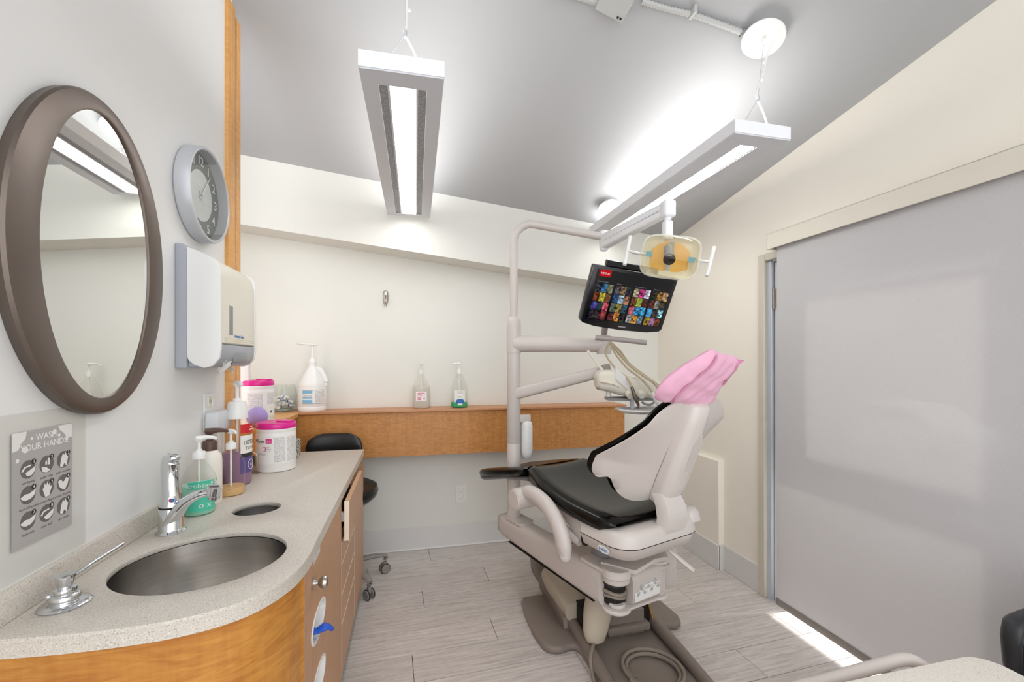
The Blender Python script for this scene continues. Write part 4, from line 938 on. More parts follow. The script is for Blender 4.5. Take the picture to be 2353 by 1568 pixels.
# ------------------------------------------------------------------ on the wall shelf
ST = 1.0985
gj = thing('glass_jar', (-.862, 3.335, ST), 'round glass jar of sample tubes on the wall shelf', 'jar')
Tj = Matrix.Translation((-.862, 3.335, ST + .0005))
part('bowl', lathe(BM(), [(0, 0), (.060, 0), (.064, .006), (.060, .02), (.078, .06), (.086, .10), (.082, .15), (.072, .185), (.0705, .185), (.080, .15), (.0835, .10), (.075, .061), (.055, .022), (0, .018)], Tj, 44), 'glass', gj)
part('base_ring', lathe(BM(), [(0, .002), (.0595, .002), (.062, .007), (.0555, .018), (0, .016)], Tj, 36), milky('glass_green', 'b5c4b0', .6), gj)
tube0 = None; rng = random.Random(3)
for k in range(16):
    a = rng.uniform(0, 6.28); rr = rng.uniform(0, .038); zz = ST + .030 + .0065 * k * .75
    d = Vector((math.cos(a), math.sin(a), rng.uniform(-.25, .45))).normalized(); p = Vector((-.862 + rr * math.cos(a * 2.3), 3.335 + rr * math.sin(a * 2.3), zz))
    if tube0 is None:
        t = thing('sample_tube', (0, 0, 0), 'small white sample tube with a blue print inside the glass jar', 'tube', 'sample tubes in the glass jar')
        part('body', tube(BM(), [(0, 0, -.042), (0, 0, -.02), (0, 0, .022)], [.0105, .0095, .008], 12), 'white', t)
        part('cap', cyl(BM(), (0, 0, .022), (0, 0, .034), .006, seg=12, bev=.001), 'white', t)
        part('blue_band', cyl(BM(), (0, 0, -.004), (0, 0, .002), .0098, .0094, seg=12), 'ink_blue', t)
        tube0 = t; o = t
    else: o = copy_tree(tube0, (0, 0, 0))
    o.location = p; o.rotation_euler = d.to_track_quat('Z', 'Y').to_euler()
jx, jy = -.672, 3.318
jg = thing('cleaner_jug', (jx, jy, ST), 'white gallon jug with pump and blue label on the wall shelf', 'jug')
Tg = Matrix.Translation((jx, jy, ST + .0005))
part('body', lathe(BM(), [(0, 0), (.088, 0), (.093, .006), (.094, .03), (.0915, .035), (.0935, .04), (.0935, .165), (.092, .17), (.094, .178), (.088, .195), (.062, .245), (.034, .30), (.026, .31), (.026, .325), (0, .325)], Tg, 48, 1., 1.), 'white', jg)
sd_ = Vector((math.cos(.15), math.sin(.15) - .2, 0)).normalized(); P0 = Vector((jx, jy, ST))
part('handle', tube(BM(), [P0 + sd_ * .026 + Vector((0, 0, .300)), P0 + sd_ * .055 + Vector((0, 0, .285)), P0 + sd_ * .080 + Vector((0, 0, .24)), P0 + sd_ * .090 + Vector((0, 0, .205)), P0 + sd_ * .080 + Vector((0, 0, .180))], [.013, .014, .0135, .014, .018], 12, 6, flat=1.3), 'white', jg)
ph = phi_cam(jx, jy); c = (jx, jy, ST)
part('label_sheet', patch(BM(), c, .0938, ph + .1, .15, .058, .150), 'paper', jg); part('fine_print', patch(BM(), c, .0943, ph + .55, .07, .064, .144), 'print', jg)
for z0, z1 in ((.126, .148), (.094, .104), (.060, .084)): part('blue_label', patch(BM(), c, .0943, ph - .35, .066, z0, z1), 'printblue', jg)
part('label_text', lettering(BM(), 'Optima', .020, wrap((jx, jy, ST + .108), .0945, ph - .35), .0004, 'CENTER'), 'ink_grey', jg)
bm = BM(); patch(bm, c, .0945, ph + .1, .15, .150, .152); patch(bm, c, .0945, ph + .1, .15, .056, .058); part('label_rule', bm, 'ink_mid', jg)
part('neck', lathe(BM(), [(0, .324), (.028, .324), (.028, .345), (.022, .352), (.017, .375), (0, .375)], Tg, 28), 'white', jg)
part('pump_stem', cyl(BM(), (jx, jy, ST + .37), (jx, jy, ST + .462), .0075, seg=14), 'white', jg)
bm = tube(BM(), [(jx + .028, jy, ST + .466), (jx, jy, ST + .467), (jx - .05, jy - .012, ST + .470), (jx - .098, jy - .022, ST + .474), (jx - .106, jy - .024, ST + .466)], [.008, .0095, .008, .006, .0045], 10, 5, flat=.75); cyl(bm, (jx, jy, ST + .452), (jx, jy, ST + .47), .011, .014, 16, .002); part('pump_head', bm, 'white', jg)
def shelf_bottle(name, x, y, liq, fill, label, noz):
    t = bottle(name, x, y, ST, [(0, .001), (.058, .001), (.063, .008), (.063, .125), (.061, .15), (.046, .20), (.026, .235), (.022, .245), (.022, .255), (0, .255)], 'clearpl', label)
    part('liquid', lathe(BM(), [(0, .003), (.056, .003), (.061, .010), (.061, fill), (0, fill)], Matrix.Translation((x, y, ST)), 36), liq, t)
    dip(t, x, y, ST + .02, ST + .25); pump(t, x, y, ST + .252, 1, noz, 'white', .032, .03 if noz == 0 else .055, (.017, .034)); return t
t = shelf_bottle('clear_gel_bottle', .083, 3.335, 'clearliq', .16, 'clear pump bottle with a pink printed label on the wall shelf', phi_cam(.083, 3.3))
c = (.083, 3.335, ST); ph = phi_cam(*c[:2])
part('label_sheet', patch(BM(), c, .0634, ph, .085, .055, .125), 'paper', t)
bm = BM(); patch(bm, c, .0641, ph, .05, .113, .117); patch(bm, c, .0641, ph - .2, .032, .103, .106); patch(bm, c, .0641, ph - .1, .045, .094, .0955); part('label_lines', bm, 'ink_pink', t)
bm = BM()
for k in range(3): patch(bm, c, .0641, ph - .22, .026, .064 + .008 * k, .068 + .008 * k)
lettering(bm, '••', .024, wrap((.083, 3.335, ST + .066), .0642, ph + .32), .0004, 'CENTER'); part('label_mark', bm, 'ink_pink', t)
t = shelf_bottle('green_soap_bottle', .366, 3.32, 'greenliq', .04, 'pump bottle with a little green soap and white label on the wall shelf', math.pi)
c = (.366, 3.32, ST); ph = phi_cam(*c[:2])
part('label_sheet', patch(BM(), c, .0634, ph + .05, .088, .042, .132), 'paper', t)
part('fine_print', patch(BM(), c, .0640, ph + .1, .045, .105, .128), 'print', t)
bm = BM(); patch(bm, c, .0641, ph, .03, .080, .085); part('label_lines', bm, mat('print_green', '3b8f5e', .5), t)
bm = BM()
for i in range(11):
    u_ = -.036 + .0072 * i; patch(bm, c, .0643, ph + .1 + u_ / .0643, .0073, .034, .037 + .032 * math.sqrt(max(0, 1 - (u_ / .0365) ** 2)), n=2)
part('blue_wave', bm, 'ink_blue', t); part('white_tag', patch(BM(), c, .0648, ph + .1, .036, .020, .034), 'ink_white', t)
# hook and low outlet on the back wall
hk = thing('wall_hook', (-.18, YB, 1.92), 'small satin metal coat hook on the back wall', 'hook')
bm = BM(); secs = []
for zz, w, d in ((1.985, .006, .006), (1.978, .017, .010), (1.95, .021, .013), (1.92, .021, .013), (1.89, .017, .010), (1.867, .006, .006)): secs.append([(-.18 + w * math.cos(a), YB - .001 - d * max(0, math.sin(a)), zz) for a in [math.pi * k / 8 for k in range(9)]])
part('plate', loft(BM(), secs), 'satin', hk)
bm = tube(BM(), [(-.18, YB - .01, 1.945), (-.18, YB - .028, 1.925), (-.18, YB - .040, 1.90), (-.18, YB - .030, 1.882), (-.18, YB - .014, 1.886)], [.008, .007, .0065, .0065, .006], 12, 6); part('peg', bm, 'satin', hk)
o2 = thing('low_outlet', (.392, YB, .40), 'white duplex outlet low on the back wall below the shelf', 'outlet')
part('cover_plate', box(BM(), (.348, YB - .006, .332), (.436, YB, .474), .002, 1), 'white', o2)
for zz in (.377, .43):
    bm = BM(); box(bm, (.374, YB - .0085, zz - .018), (.410, YB - .0055, zz + .018), .006, 2); s = part('socket', bm, 'paper', o2)
    bm = BM()
    for xx in (.385, .399): box(bm, (xx - .0012, YB - .0092, zz - .001), (xx + .0012, YB - .0083, zz + .009))
    ball(bm, (.392, YB - .0085, zz - .009), (.0025, .001, .0025), 1); part('slot', bm, 'dark', s)

# ------------------------------------------------------------------ operator stool behind the counter end
so_ = thing('operator_stool', (-.43, 3.0, 0), 'black operator stool with grey five-star base behind the counter end', 'stool')
SX, SY = -.43, 2.995
part('seat', lathe(BM(), [(0, .52), (.10, .515), (.17, .53), (.215, .565), (.228, .60), (.218, .635), (.18, .655), (.08, .645), (0, .642)], Matrix.Translation((SX, SY, 0)), 48), 'stool', so_)
bm = BM(); secs = []
for zz, hw, d in ((.735, .12, .02), (.75, .155, .034), (.80, .178, .040), (.87, .180, .040), (.92, .165, .036), (.948, .12, .028), (.958, .08, .014)):
    ring = []
    for k in range(28):
        a = 2 * math.pi * k / 28; xx = hw * math.cos(a); ring.append((SX - .065 + xx, SY + .165 - 1.2 * xx * xx + d * math.sin(a) * (1. if math.sin(a) > 0 else .8), zz))
    secs.append(ring)
part('backrest', loft(BM(), secs), 'stool', so_, ang=80)
part('back_stem', tube(BM(), [(SX - .03, SY + .08, .52), (SX - .05, SY + .19, .55), (SX - .06, SY + .21, .66), (SX - .065, SY + .185, .80)], .013, 10, 6, flat=.6, up=(0, 1, 0)), 'stoolbase', so_)
part('gas_lift', cyl(cyl(BM(), (SX, SY, .14), (SX, SY, .36), .026), (SX, SY, .35), (SX, SY, .52), .015), 'blackpl', so_)
part('hub', lathe(BM(), [(0, .10), (.045, .10), (.045, .16), (.03, .17), (0, .17)], Matrix.Translation((SX, SY, 0)), 24), 'stoolbase', so_)
a0 = math.atan2(3.109 - SY, -.163 - SX)
for k in range(5):
    a = a0 + 2 * math.pi * k / 5 + (0 if k else 0); d = Vector((math.cos(a), math.sin(a), 0)); e = Vector((SX, SY, 0)) + d * .285
    lg_ = part('leg', tube(BM(), [Vector((SX, SY, .135)) + d * .03, Vector((SX, SY, .135)) + d * .15, e + Vector((0, 0, .118)), e + Vector((0, 0, .085))], [.030, .026, .020, .016], 10, 4, flat=.65), 'stoolbase', so_)
    s = Vector((-d.y, d.x, 0)); bm = BM()
    for q in (-1, 1): cyl(bm, e + s * q * .010 + Vector((0, 0, .030)), e + s * q * .027 + Vector((0, 0, .030)), .030, seg=22, bev=.004)
    box(bm, (-.012, -.010, .034), (.012, .010, .075), .003, 1, frame(e, d, s, (0, 0, 1))); part('caster', bm, 'stoolbase', lg_)
    bm = BM()
    for q in (-1, 1): tube(bm, [e + s * q * .0185 + Vector((0, 0, .030)) + d * .0305 * math.cos(b) + Vector((0, 0, .0305 * math.sin(b))) for b in [2 * math.pi * j / 20 for j in range(20)]], .0035, 6, closed=True)
    part('tyre', bm, 'rubber', lg_)

# ------------------------------------------------------------------ treatment chair
CO = Vector((1.042, 1.705, 0)); cw = Vector((math.cos(R(18)), math.sin(R(18)), 0)); ca = Vector((-math.sin(R(18)), math.cos(R(18)), 0)); cz = Vector((0, 0, 1))
def L(w, a, z): return CO + cw * w + ca * a + cz * z          # w to the right, a towards the feet
FR = frame(CO, cw, ca, cz)
ch = thing('dental_chair', (1.05, 2.2, 0), 'beige and black dental treatment chair on a taupe base plate', 'chair')
# base on the floor (straight with the room)
bm = BM()
prism(bm, [(.82, 1.40), (1.30, 1.40), (1.30, 3.08), (.86, 3.08), (.82, 2.9)], .0, .018, None, .006, 2); part('base_plate', bm, 'taupe', ch)
bm = BM(); out = [(.835, 2.53), (.66, 2.53), (.640, 2.49), (.628, 2.36), (.628, 2.20), (.645, 2.08), (.672, 2.045), (.73, 2.03), (.775, 2.045), (.80, 2.04), (.82, 1.99), (.835, 1.93)]
prism(bm, out, 0, .038, None, .016, 3); part('base_wing', bm, 'taupe', ch)
bm = BM(); prism(bm, [(1.285, 2.42), (1.285, 2.02), (1.31, 2.075), (1.36, 2.085), (1.40, 2.075), (1.44, 2.10), (1.455, 2.15), (1.44, 2.35), (1.40, 2.42)], 0, .038, None, .012, 3); part('base_wing', bm, 'taupe', ch)
bm = BM()
tube(bm, [(.846, 2.62, .055), (.846, 2.2, .05), (.846, 1.9, .042), (.850, 1.75, .030)], [.034, .033, .030, .026], 14, 4, flat=1.15); part('side_rail', bm, 'taupe', ch)
bm = BM(); tube(bm, [(1.276, 2.5, .055), (1.276, 2.2, .05), (1.276, 1.9, .042), (1.272, 1.55, .028)], [.032, .031, .029, .022], 14, 4, flat=1.15); part('side_rail', bm, 'taupe', ch)
bm = BM(); prism(bm, [(2.16, .02), (2.62, .02), (2.62, .10), (2.50, .14), (2.19, .085)], .79, .845, YZ(0), .008, 2); part('side_riser', bm, 'taupe', ch)
bm = BM()
secs = []
for y, zt, x0 in ((2.17, .165, .80), (2.30, .185, .79), (2.45, .195, .785), (2.56, .185, .79), (2.61, .15, .80)):
    secs.append([(x, y, z) for x, z in rrect((x0 + 1.24) / 2, (.075 + zt) / 2, 1.24 - x0, zt - .075, .035, 4)])
loft(bm, secs); part('motor_cover', bm, 'cover', ch)
bm = BM(); box(bm, (.86, 2.10, .022), (1.255, 2.20, .17), .01, 2); part('opening_shade', bm, 'dark', ch)  # solid dark block, shade of the base opening put into its colour
bm = BM(); box(bm, (.98, 2.04, .05), (1.22, 2.10, .085), .006, 2); box(bm, (1.0, 2.07, .02), (1.2, 2.10, .15), .004, 1); part('crossbar', bm, 'taupe', ch)
bm = BM()
for x in (.90, 1.235): cyl(bm, (x, 2.05, .10), (x + .01, 2.12, .17), .007, seg=10)
part('brass_fitting', bm, 'brass', ch)
bm = BM(); secs = []
for y, z0, z1, h in ((2.62, .02, .16, .17), (2.85, .02, .20, .16), (3.06, .03, .15, .13)): secs.append([(x, y, z) for x, z in rrect(1.05, (z0 + z1) / 2, h * 2, z1 - z0, .03, 4)])
loft(bm, secs); part('rear_housing', bm, 'taupe', ch)
bm = BM(); P = [(1.04, 2.55, .13), (1.03, 2.25, .30), (1.03, 2.02, .43), (1.04, 1.88, .52)]
tube(bm, P, [.10, .095, .09, .08], 16, 4, flat=.6, squareness=.35); part('lift_arm', bm, 'cover', ch)
bm = BM(); tube(bm, [(.935, 2.02, .30), (.905, 2.0, .21), (.885, 1.985, .13), (.885, 1.98, .085)], [.075, .072, .062, .045], 18, 5, flat=.85, up=(0, 1, 0)); part('arm_knuckle', bm, 'cover', ch)
bm = BM(); cyl(bm, L(-.05, .235, .44), L(-.05, .235, .66), .085, .08, 32); part('swivel_column', bm, 'midgrey', ch)
# rear housing under the back
def hring(a, w0, w1, z0, z1, r): return [L(w, a, z) for w, z in rrect((w0 + w1) / 2, (z0 + z1) / 2, w1 - w0, z1 - z0, r, 5)]
def plan(w0, w1, a0, a1, r):      # rounded rear corners, square front corners
    out = [(w1, a1), (w0, a1)]
    for cx_, t0_ in ((w0 + r, 180), (w1 - r, 270)):
        for k in range(8): t_ = R(t0_ + 90 * k / 7); out.append((cx_ + r * math.cos(t_), a0 + r + r * math.sin(t_)))
    return out
def stack(levels):      # lofted plan outlines: (z, w0, w1, a0, a1, r)
    return loft(BM(), [[L(w, a, z) for w, a in plan(w0, w1, a0, a1, r)] for z, w0, w1, a0, a1, r in levels])
part('tub', stack([(.625, -.17, .12, .0, .14, .05), (.632, -.22, .16, -.04, .158, .08), (.655, -.262, .205, -.075, .168, .10), (.702, -.275, .22, -.088, .175, .10)]), 'chair', ch, ang=60)
part('tub_seam', stack([(.7005, -.2764, .2214, -.0894, .174, .10), (.7032, -.2764, .2214, -.0894, .174, .10)]), 'dark', ch)
part('top_cover', stack([(.7035, -.276, .221, -.089, .175, .10), (.74, -.271, .216, -.084, .175, .095), (.757, -.260, .205, -.073, .175, .085), (.764, -.240, .185, -.053, .17, .07)]), 'chair2', ch, ang=60)
part('link_boot', stack([(.74, .135, .225, -.080, .02, .035), (.775, .14, .222, -.072, .02, .035), (.795, .155, .21, -.055, .01, .025)]), 'chair2', ch, ang=60)
fb = lettering(BM(), 'a-dec', .024, flat(L(-.2775, .03, .672), -ca, cz, -cw), .001, 'CENTER'); part('badge_text', fb, 'ink_blue', ch)
bm = lathe(BM(), [(0, 0), (.030, 0), (.030, .002), (0, .002)], frame(L(-.2755, .03, .679), -ca, cz, -cw), 28, 1.15, .5); part('badge', bm, 'white', ch)
# seat frame skirt
secs = []
for a, hw, z0, z1 in ((.178, .247, .628, .765), (.24, .243, .645, .785), (.31, .232, .672, .80), (.40, .215, .695, .81), (.50, .195, .722, .82), (.62, .17, .755, .835)):
    secs.append([L(-.02 + w, a, z) for w, z in rrect(0, (z0 + z1) / 2, hw * 2, z1 - z0, .05, 5)])
part('seat_frame', loft(BM(), secs), 'chair', ch, ang=60)
secs = []
for a, d in ((.174, .0), (.179, .0)): secs.append([L(-.026 + w, a, z) for w, z in rrect(0, .697, .484, .128, .03, 5)])
part('frame_seam', loft(BM(), secs), 'dark', ch)
# seat upholstery
def seat_z(w, a):
    t = (a + .02) / .70; t = max(0, min(1, t))
    z = .800 + .085 * t ** 1.6 - .012 * math.sin(math.pi * t)
    e = abs(w) / .26
    return z + .020 * e * e - .03 * max(0, e - .82) / .18 * 0
def uph(a0, a1, hw, zf, th, na=18, nw=16, edge=.028, w_c=-.02):
    """padded cushion: rounded rim, top height zf(w, a)"""
    secs = []
    for i in range(na + 1):
        a = a0 + (a1 - a0) * i / na; ends = min(1., min(i, na - i) / 2.2 + .0); q = math.sin(ends * math.pi / 2) if ends < 1 else 1.
        h = hw(a) if callable(hw) else hw; h = h - edge * (1 - q); thk = th * (.35 + .65 * q); ring = []
        for k in range(nw + 1):
            w = -h + 2 * h * k / nw; ring.append((w, zf(w, a) - th * .3 * (1 - q) - (edge * .5 if k in (0, nw) else 0)))
        ring.append((h + edge * .45, zf(h, a) - edge * 1.1)); ring.append((h + edge * .2, zf(h, a) - thk * .9))
        for k in range(nw, -1, -1):
            w = (-h + 2 * h * k / nw) * .96; ring.append((w, zf(w, a) - thk))
        ring.append((-h - edge * .2, zf(-h, a) - thk * .9)); ring.append((-h - edge * .45, zf(-h, a) - edge * 1.1))
        secs.append([L(w_c + w, a, z) for w, z in ring])
    return loft(BM(), secs)
def seat_hw(a): return .245 + .02 * math.sin(math.pi * max(0, min(1, (a - 0.0) / .55))) - .045 * max(0, (a - .5) / .2)
part('seat_cushion', uph(-.015, .70, seat_hw, seat_z, .075), 'black', ch, ang=80)
def leg_z(w, a): return .868 - .155 * ((a - .68) / .66) ** 1.0 + .012 * (w / .2) ** 2
part('leg_rest', uph(.69, 1.31, lambda a: .235 - .06 * max(0, (a - 1.05) / .26) ** 2, leg_z, .055, 14, 10, .02), 'black', ch, ang=80)
bm = BM(); secs = []
for a, z in ((.70, .80), (.95, .755), (1.22, .685), (1.26, .685)): secs.append([L(-.02 + w, a, zz) for w, zz in rrect(0, z, .38, .022, .01, 3)])
loft(bm, secs); part('leg_rest_shell', bm, 'midgrey', ch)
bm = BM(); tube(bm, [L(-.15, .60, .74), L(-.15, .66, .76), L(-.15, .74, .79)], .028, 8, 3); part('knee_bracket', bm, 'chair', ch)
# armrests folded down beside the seat
for s in (-1, 1):
    q = lambda a, z, o=0.: L(-.02 + s * (.315 + o), a, z)
    bm = tube(BM(), [q(.545, .775), q(.50, .800), q(.43, .802), q(.35, .783), q(.285, .745), q(.24, .695), q(.215, .64), q(.206, .598)], [.030, .036, .038, .038, .038, .039, .039, .028], 16, 6, flat=.85, up=cw); ball(bm, q(.206, .598), .028, 2)
    ar = part('armrest', bm, 'chair', ch, ang=60)
    bm = cyl(BM(), q(.545, .762, -.055), q(.545, .762, .055), .053, .053, 36, .006); part('pivot_boss', bm, 'chair', ar)
    bm = cyl(BM(), q(.545, .762, .053), q(.545, .762, .059), .050, .046, 36, .003); part('pivot_cap', bm, 'chair2', ar)
    bm = tube(BM(), [q(.53, .755, -.05), q(.42, .72, -.06), q(.30, .66, -.08), q(.22, .635, -.10)], [.022, .020, .022, .024], 10, 5); part('armrest_brace', bm, 'chair', ch)
# backrest
AL = R(24); BW, BA, BZ = .03, -.02, .90
def bk(w, u, d=0.): return L(BW + w, BA - u * math.sin(AL) + d * math.cos(AL), BZ + u * math.cos(AL) + d * math.sin(AL))
half = [(0, .425), (.06, .432), (.11, .430), (.15, .415), (.195, .385), (.225, .35), (.25, .30), (.278, .22), (.298, .14), (.306, .075), (.302, .03), (.283, .008), (.255, .022), (.235, .012), (.215, -.022), (.195, -.046), (.16, -.066), (.12, -.072), (.06, -.066), (0, -.060)]
full = [Vector((w, u, 0)) for w, u in half] + [Vector((-w, u, 0)) for w, u in reversed(half[1:-1])]
def wrapd(w, u):
    k = max(.0, min(1.5, 1.65 - 6.5 * (u - .08))); return k * w * w
def shell(scale, d0, d1, nr=10, mid=.0, rim=0.):
    """curved plate filling the backrest outline; d0 rear and d1 front offset"""
    pts = smooth_path(full, 4, True); cen = Vector((0, .19, 0)); n = len(pts)
    t = BM(); fr, re = [], []
    for j in range(nr + 1):
        f = j / nr; row0, row1 = [], []
        for p in pts:
            q = cen + (p - cen) * f * scale; e = rim * f ** 8
            if j == 0 and row0: continue
            bulge = mid * (1 - f * f)
            row0.append(t.verts.new(bk(q.x, q.y, wrapd(q.x, q.y) + d0 + e))); row1.append(t.verts.new(bk(q.x, q.y, wrapd(q.x, q.y) + d1 - e + bulge)))
        re.append(row0); fr.append(row1)
    for rows, flip in ((re, False), (fr, True)):
        for k in range(n): t.faces.new((rows[0][0], rows[1][k], rows[1][(k + 1) % n]))
        for j in range(1, nr):
            for k in range(n): t.faces.new((rows[j][k], rows[j][(k + 1) % n], rows[j + 1][(k + 1) % n], rows[j + 1][k]))
    for k in range(n): t.faces.new((re[nr][k], re[nr][(k + 1) % n], fr[nr][(k + 1) % n], fr[nr][k]))
    bmesh.ops.recalc_face_normals(t, faces=t.faces[:])
    return t
part('back_shell', shell(1., .0, .018, rim=.006), 'chair', ch, ang=60)
part('back_cushion', shell(1.01, .0185, .05, mid=.03, rim=.012), 'black', ch, ang=70)
def strip(secs_):      # (u, half width, d front, d rear)
    return loft(BM(), [[bk(w, u, d) for w, d in [(-hw, df), (-hw * .97, (df + dr) * .5), (-hw * .80, dr), (-hw * .4, dr - .006), (hw * .4, dr - .006), (hw * .80, dr), (hw * .97, (df + dr) * .5), (hw, df)]] for u, hw, df, dr in secs_])
part('back_spine', strip([(-.055, .058, .006, -.042), (-.02, .068, .004, -.056), (.06, .072, .003, -.058), (.20, .070, .003, -.050), (.33, .060, .003, -.042), (.405, .056, .004, -.034), (.42, .05, .008, -.020)]), 'chair2', ch, ang=60)
bm = BM(); secs = []
for k in range(13):
    t = k / 12; u = -.0 + .30 * t; hw = .026 * math.sin(math.pi * min(.5, .12 + t * 3) if t < .15 else (math.pi * .5 if t < .8 else math.pi * max(.05, (1 - t) * 2.5)))
    secs.append([bk(w + .022, u, -.0645 + .010 * t) for w in (-hw, hw)] + [bk(w + .025, u, -.052 + .014 * t) for w in (hw, -hw)])
loft(bm, secs); part('spine_inset', bm, 'chair', ch, ang=60)
# link between housing and back
lk = [(-.045, .70, .062), (-.075, .745, .066), (-.083, .79, .068), (-.075, .835, .066), (-.052, .875, .060), (-.030, .90, .055)]
secs = []
for a, z, hw in lk: secs.append([L(.02 + w, a + d, z) for w, d in [(-hw, .034), (-hw, -.004), (-hw * .88, -.022), (hw * .88, -.022), (hw, -.004), (hw, .034)]])
part('back_link', loft(BM(), secs), 'chair2', ch, ang=50)
# headrest with pink paper cover
HB = bk(-.01, .40, .02); hA = R(40)
def hd(w, u, d=0.): return HB + cw * w + (-ca * math.sin(hA) + cz * math.cos(hA)) * u + (ca * math.cos(hA) + cz * math.sin(hA)) * d
bm = BM(); secs = []
for u, hw, t in ((.0, .09, .012), (.03, .10, .02), (.10, .11, .028), (.15, .10, .02), (.18, .08, .01)): secs.append([hd(-.045 + w, u + .03, -.0 + d) for w, d in rrect(0, .028, hw * 2, t * 2, t * .8, 4)])
loft(bm, secs); part('headrest', bm, 'black', ch, ang=70)
part('headrest_bar', tube(BM(), [bk(0, .30, .0), bk(0, .40, .012), hd(-.03, .08, .022)], .022, 10, 5, flat=.5), 'chair', ch)
hcv = thing('headrest_cover', HB, 'crinkled pink paper cover pulled over the headrest of the chair', 'cover')
oc = [(-.222, .030), (-.252, .075), (-.246, .13), (-.205, .19), (-.145, .245), (-.105, .275), (-.06, .262), (.0, .252), (.055, .245), (.10, .225), (.10, .175), (.108, .11), (.118, .06), (.15, .015), (.13, -.025), (.04, -.035), (-.05, -.012), (-.13, .012)]
def bag(outl, dr, df, nr=9, wr=.006, seed=1):
    pts = smooth_path([Vector((a, b, 0)) for a, b in outl], 4, True); cen = Vector((-.04, .115, 0)); n = len(pts); t = BM(); rows = {0: [], 1: []}
    for j in range(nr + 1):
        f = j / nr
        for s in (0, 1):
            row = []
            for k, p in enumerate(pts):
                if j == 0 and row: continue
                q = cen + (p - cen) * f; dome = math.sqrt(max(0, 1 - f ** 3.5))
                w_ = wr * (math.sin(q.x * 46 + q.y * 31 + seed) * math.sin(q.y * 57 - q.x * 22 + 2 * seed) + .6 * math.sin(q.x * 95 - q.y * 70)) * (1 if s == 0 else .5)
                row.append(t.verts.new(hd(q.x, q.y, .012 + (dr if s == 0 else df) * dome + w_ * min(1, (1 - f) * 4 + .25))))
            rows[s].append(row)
    for s in (0, 1):
        r = rows[s]
        for k in range(n): t.faces.new((r[0][0], r[1][k], r[1][(k + 1) % n]))
        for j in range(1, nr):
            for k in range(n): t.faces.new((r[j][k], r[j][(k + 1) % n], r[j + 1][(k + 1) % n], r[j + 1][k]))
    for k in range(n): t.faces.new((rows[0][nr][k], rows[0][nr][(k + 1) % n], rows[1][nr][(k + 1) % n], rows[1][nr][k]))
    bmesh.ops.recalc_face_normals(t, faces=t.faces[:]); return t
part('cover_bag', bag(oc, -.036, .030, 12, .0045), 'pink', hcv, ang=70)
hpts = smooth_path([Vector((a, b, 0)) for a, b in oc], 6, True)
def bag_d(w, u, off):
    c = Vector((-.04, .115, 0)); v = Vector((w, u, 0)) - c; best = max(hpts, key=lambda p: (p - c).normalized().dot(v.normalized())); f = min(1., v.length / (best - c).length)
    return (w, u, .012 - .036 * math.sqrt(max(0, 1 - f ** 3.5)) - off)
def ribbon(P, wd, off, th=.004):       # hem strip along the rear face; P in (w, u, d)
    t = BM(); A = [t.verts.new(hd(*p)) for p in P]; B = [t.verts.new(hd(p[0] + wd[0], p[1] + wd[1], p[2] + off)) for p in P]
    for i in range(len(P) - 1): t.faces.new((A[i], A[i + 1], B[i + 1], B[i]))
    bmesh.ops.solidify(t, geom=t.faces[:], thickness=th); return t
Ph = [bag_d(p.x, p.y, .0065) for p in smooth_path([Vector(q + (0,)) for q in ((-.128, .010), (-.168, .055), (-.160, .115), (-.128, .175), (-.100, .225), (-.090, .262))], 5)]
part('hem', ribbon(Ph, (-.013, .008), .002), 'pinkhem', hcv)
Ph = [bag_d(p.x, p.y, .0065) for p in smooth_path([Vector(q + (0,)) for q in ((.078, .232), (.080, .19), (.082, .15), (.088, .118))], 5)]
part('hem', ribbon(Ph, (-.016, -.002), -.001), 'pinkhem', hcv)
bm = BM(); a = [bm.verts.new(hd(*p)) for p in ((.070, .236, .004), (.136, .230, .006), (.096, .186, .0), (.09, .215, .022))]
for f in ((0, 1, 2), (0, 3, 1), (1, 3, 2), (0, 2, 3)): bm.faces.new([a[i] for i in f])
bmesh.ops.recalc_face_normals(bm, faces=bm.faces[:]); part('folded_corner', bm, 'pinkdark', hcv)

# ------------------------------------------------------------------ delivery unit: beam, post, arms, instrument head
du = thing('delivery_unit', (.605, 2.525, .40), 'beige delivery unit with long beam, upright post and instrument head beside the chair', 'dental unit')
H0 = Vector((.872, 1.762, 0)); PB = Vector((.604, 2.528, 0)); bd_ = (PB - H0).normalized(); bs_ = Vector((bd_.y, -bd_.x, 0))
secs = []
for s, hw, z0, z1 in ((-.0, .060, .365, .53), (.10, .062, .368, .53), (.70, .060, .385, .522), (.83, .058, .388, .52), (.89, .048, .41, .51), (.915, .02, .44, .49)):
    secs.append([H0 + bd_ * (s + .03) + bs_ * w + cz * z for w, z in rrect(0, (z0 + z1) / 2, hw * 2, z1 - z0, .045 if hw > .05 else .02, 5)])
part('beam', loft(BM(), secs[0:]), 'chair', du, ang=60)
bm = BM(); secs = []
for s in (.08, .80): secs.append([H0 + cz * (-.016 if s < .5 else 0) + bd_ * s + bs_ * w + cz * z for w, z in ((-.046, .383), (.03, .383), (.03, .3875), (-.046, .3875))])
loft(bm, secs); part('beam_seam', bm, 'dark', du)
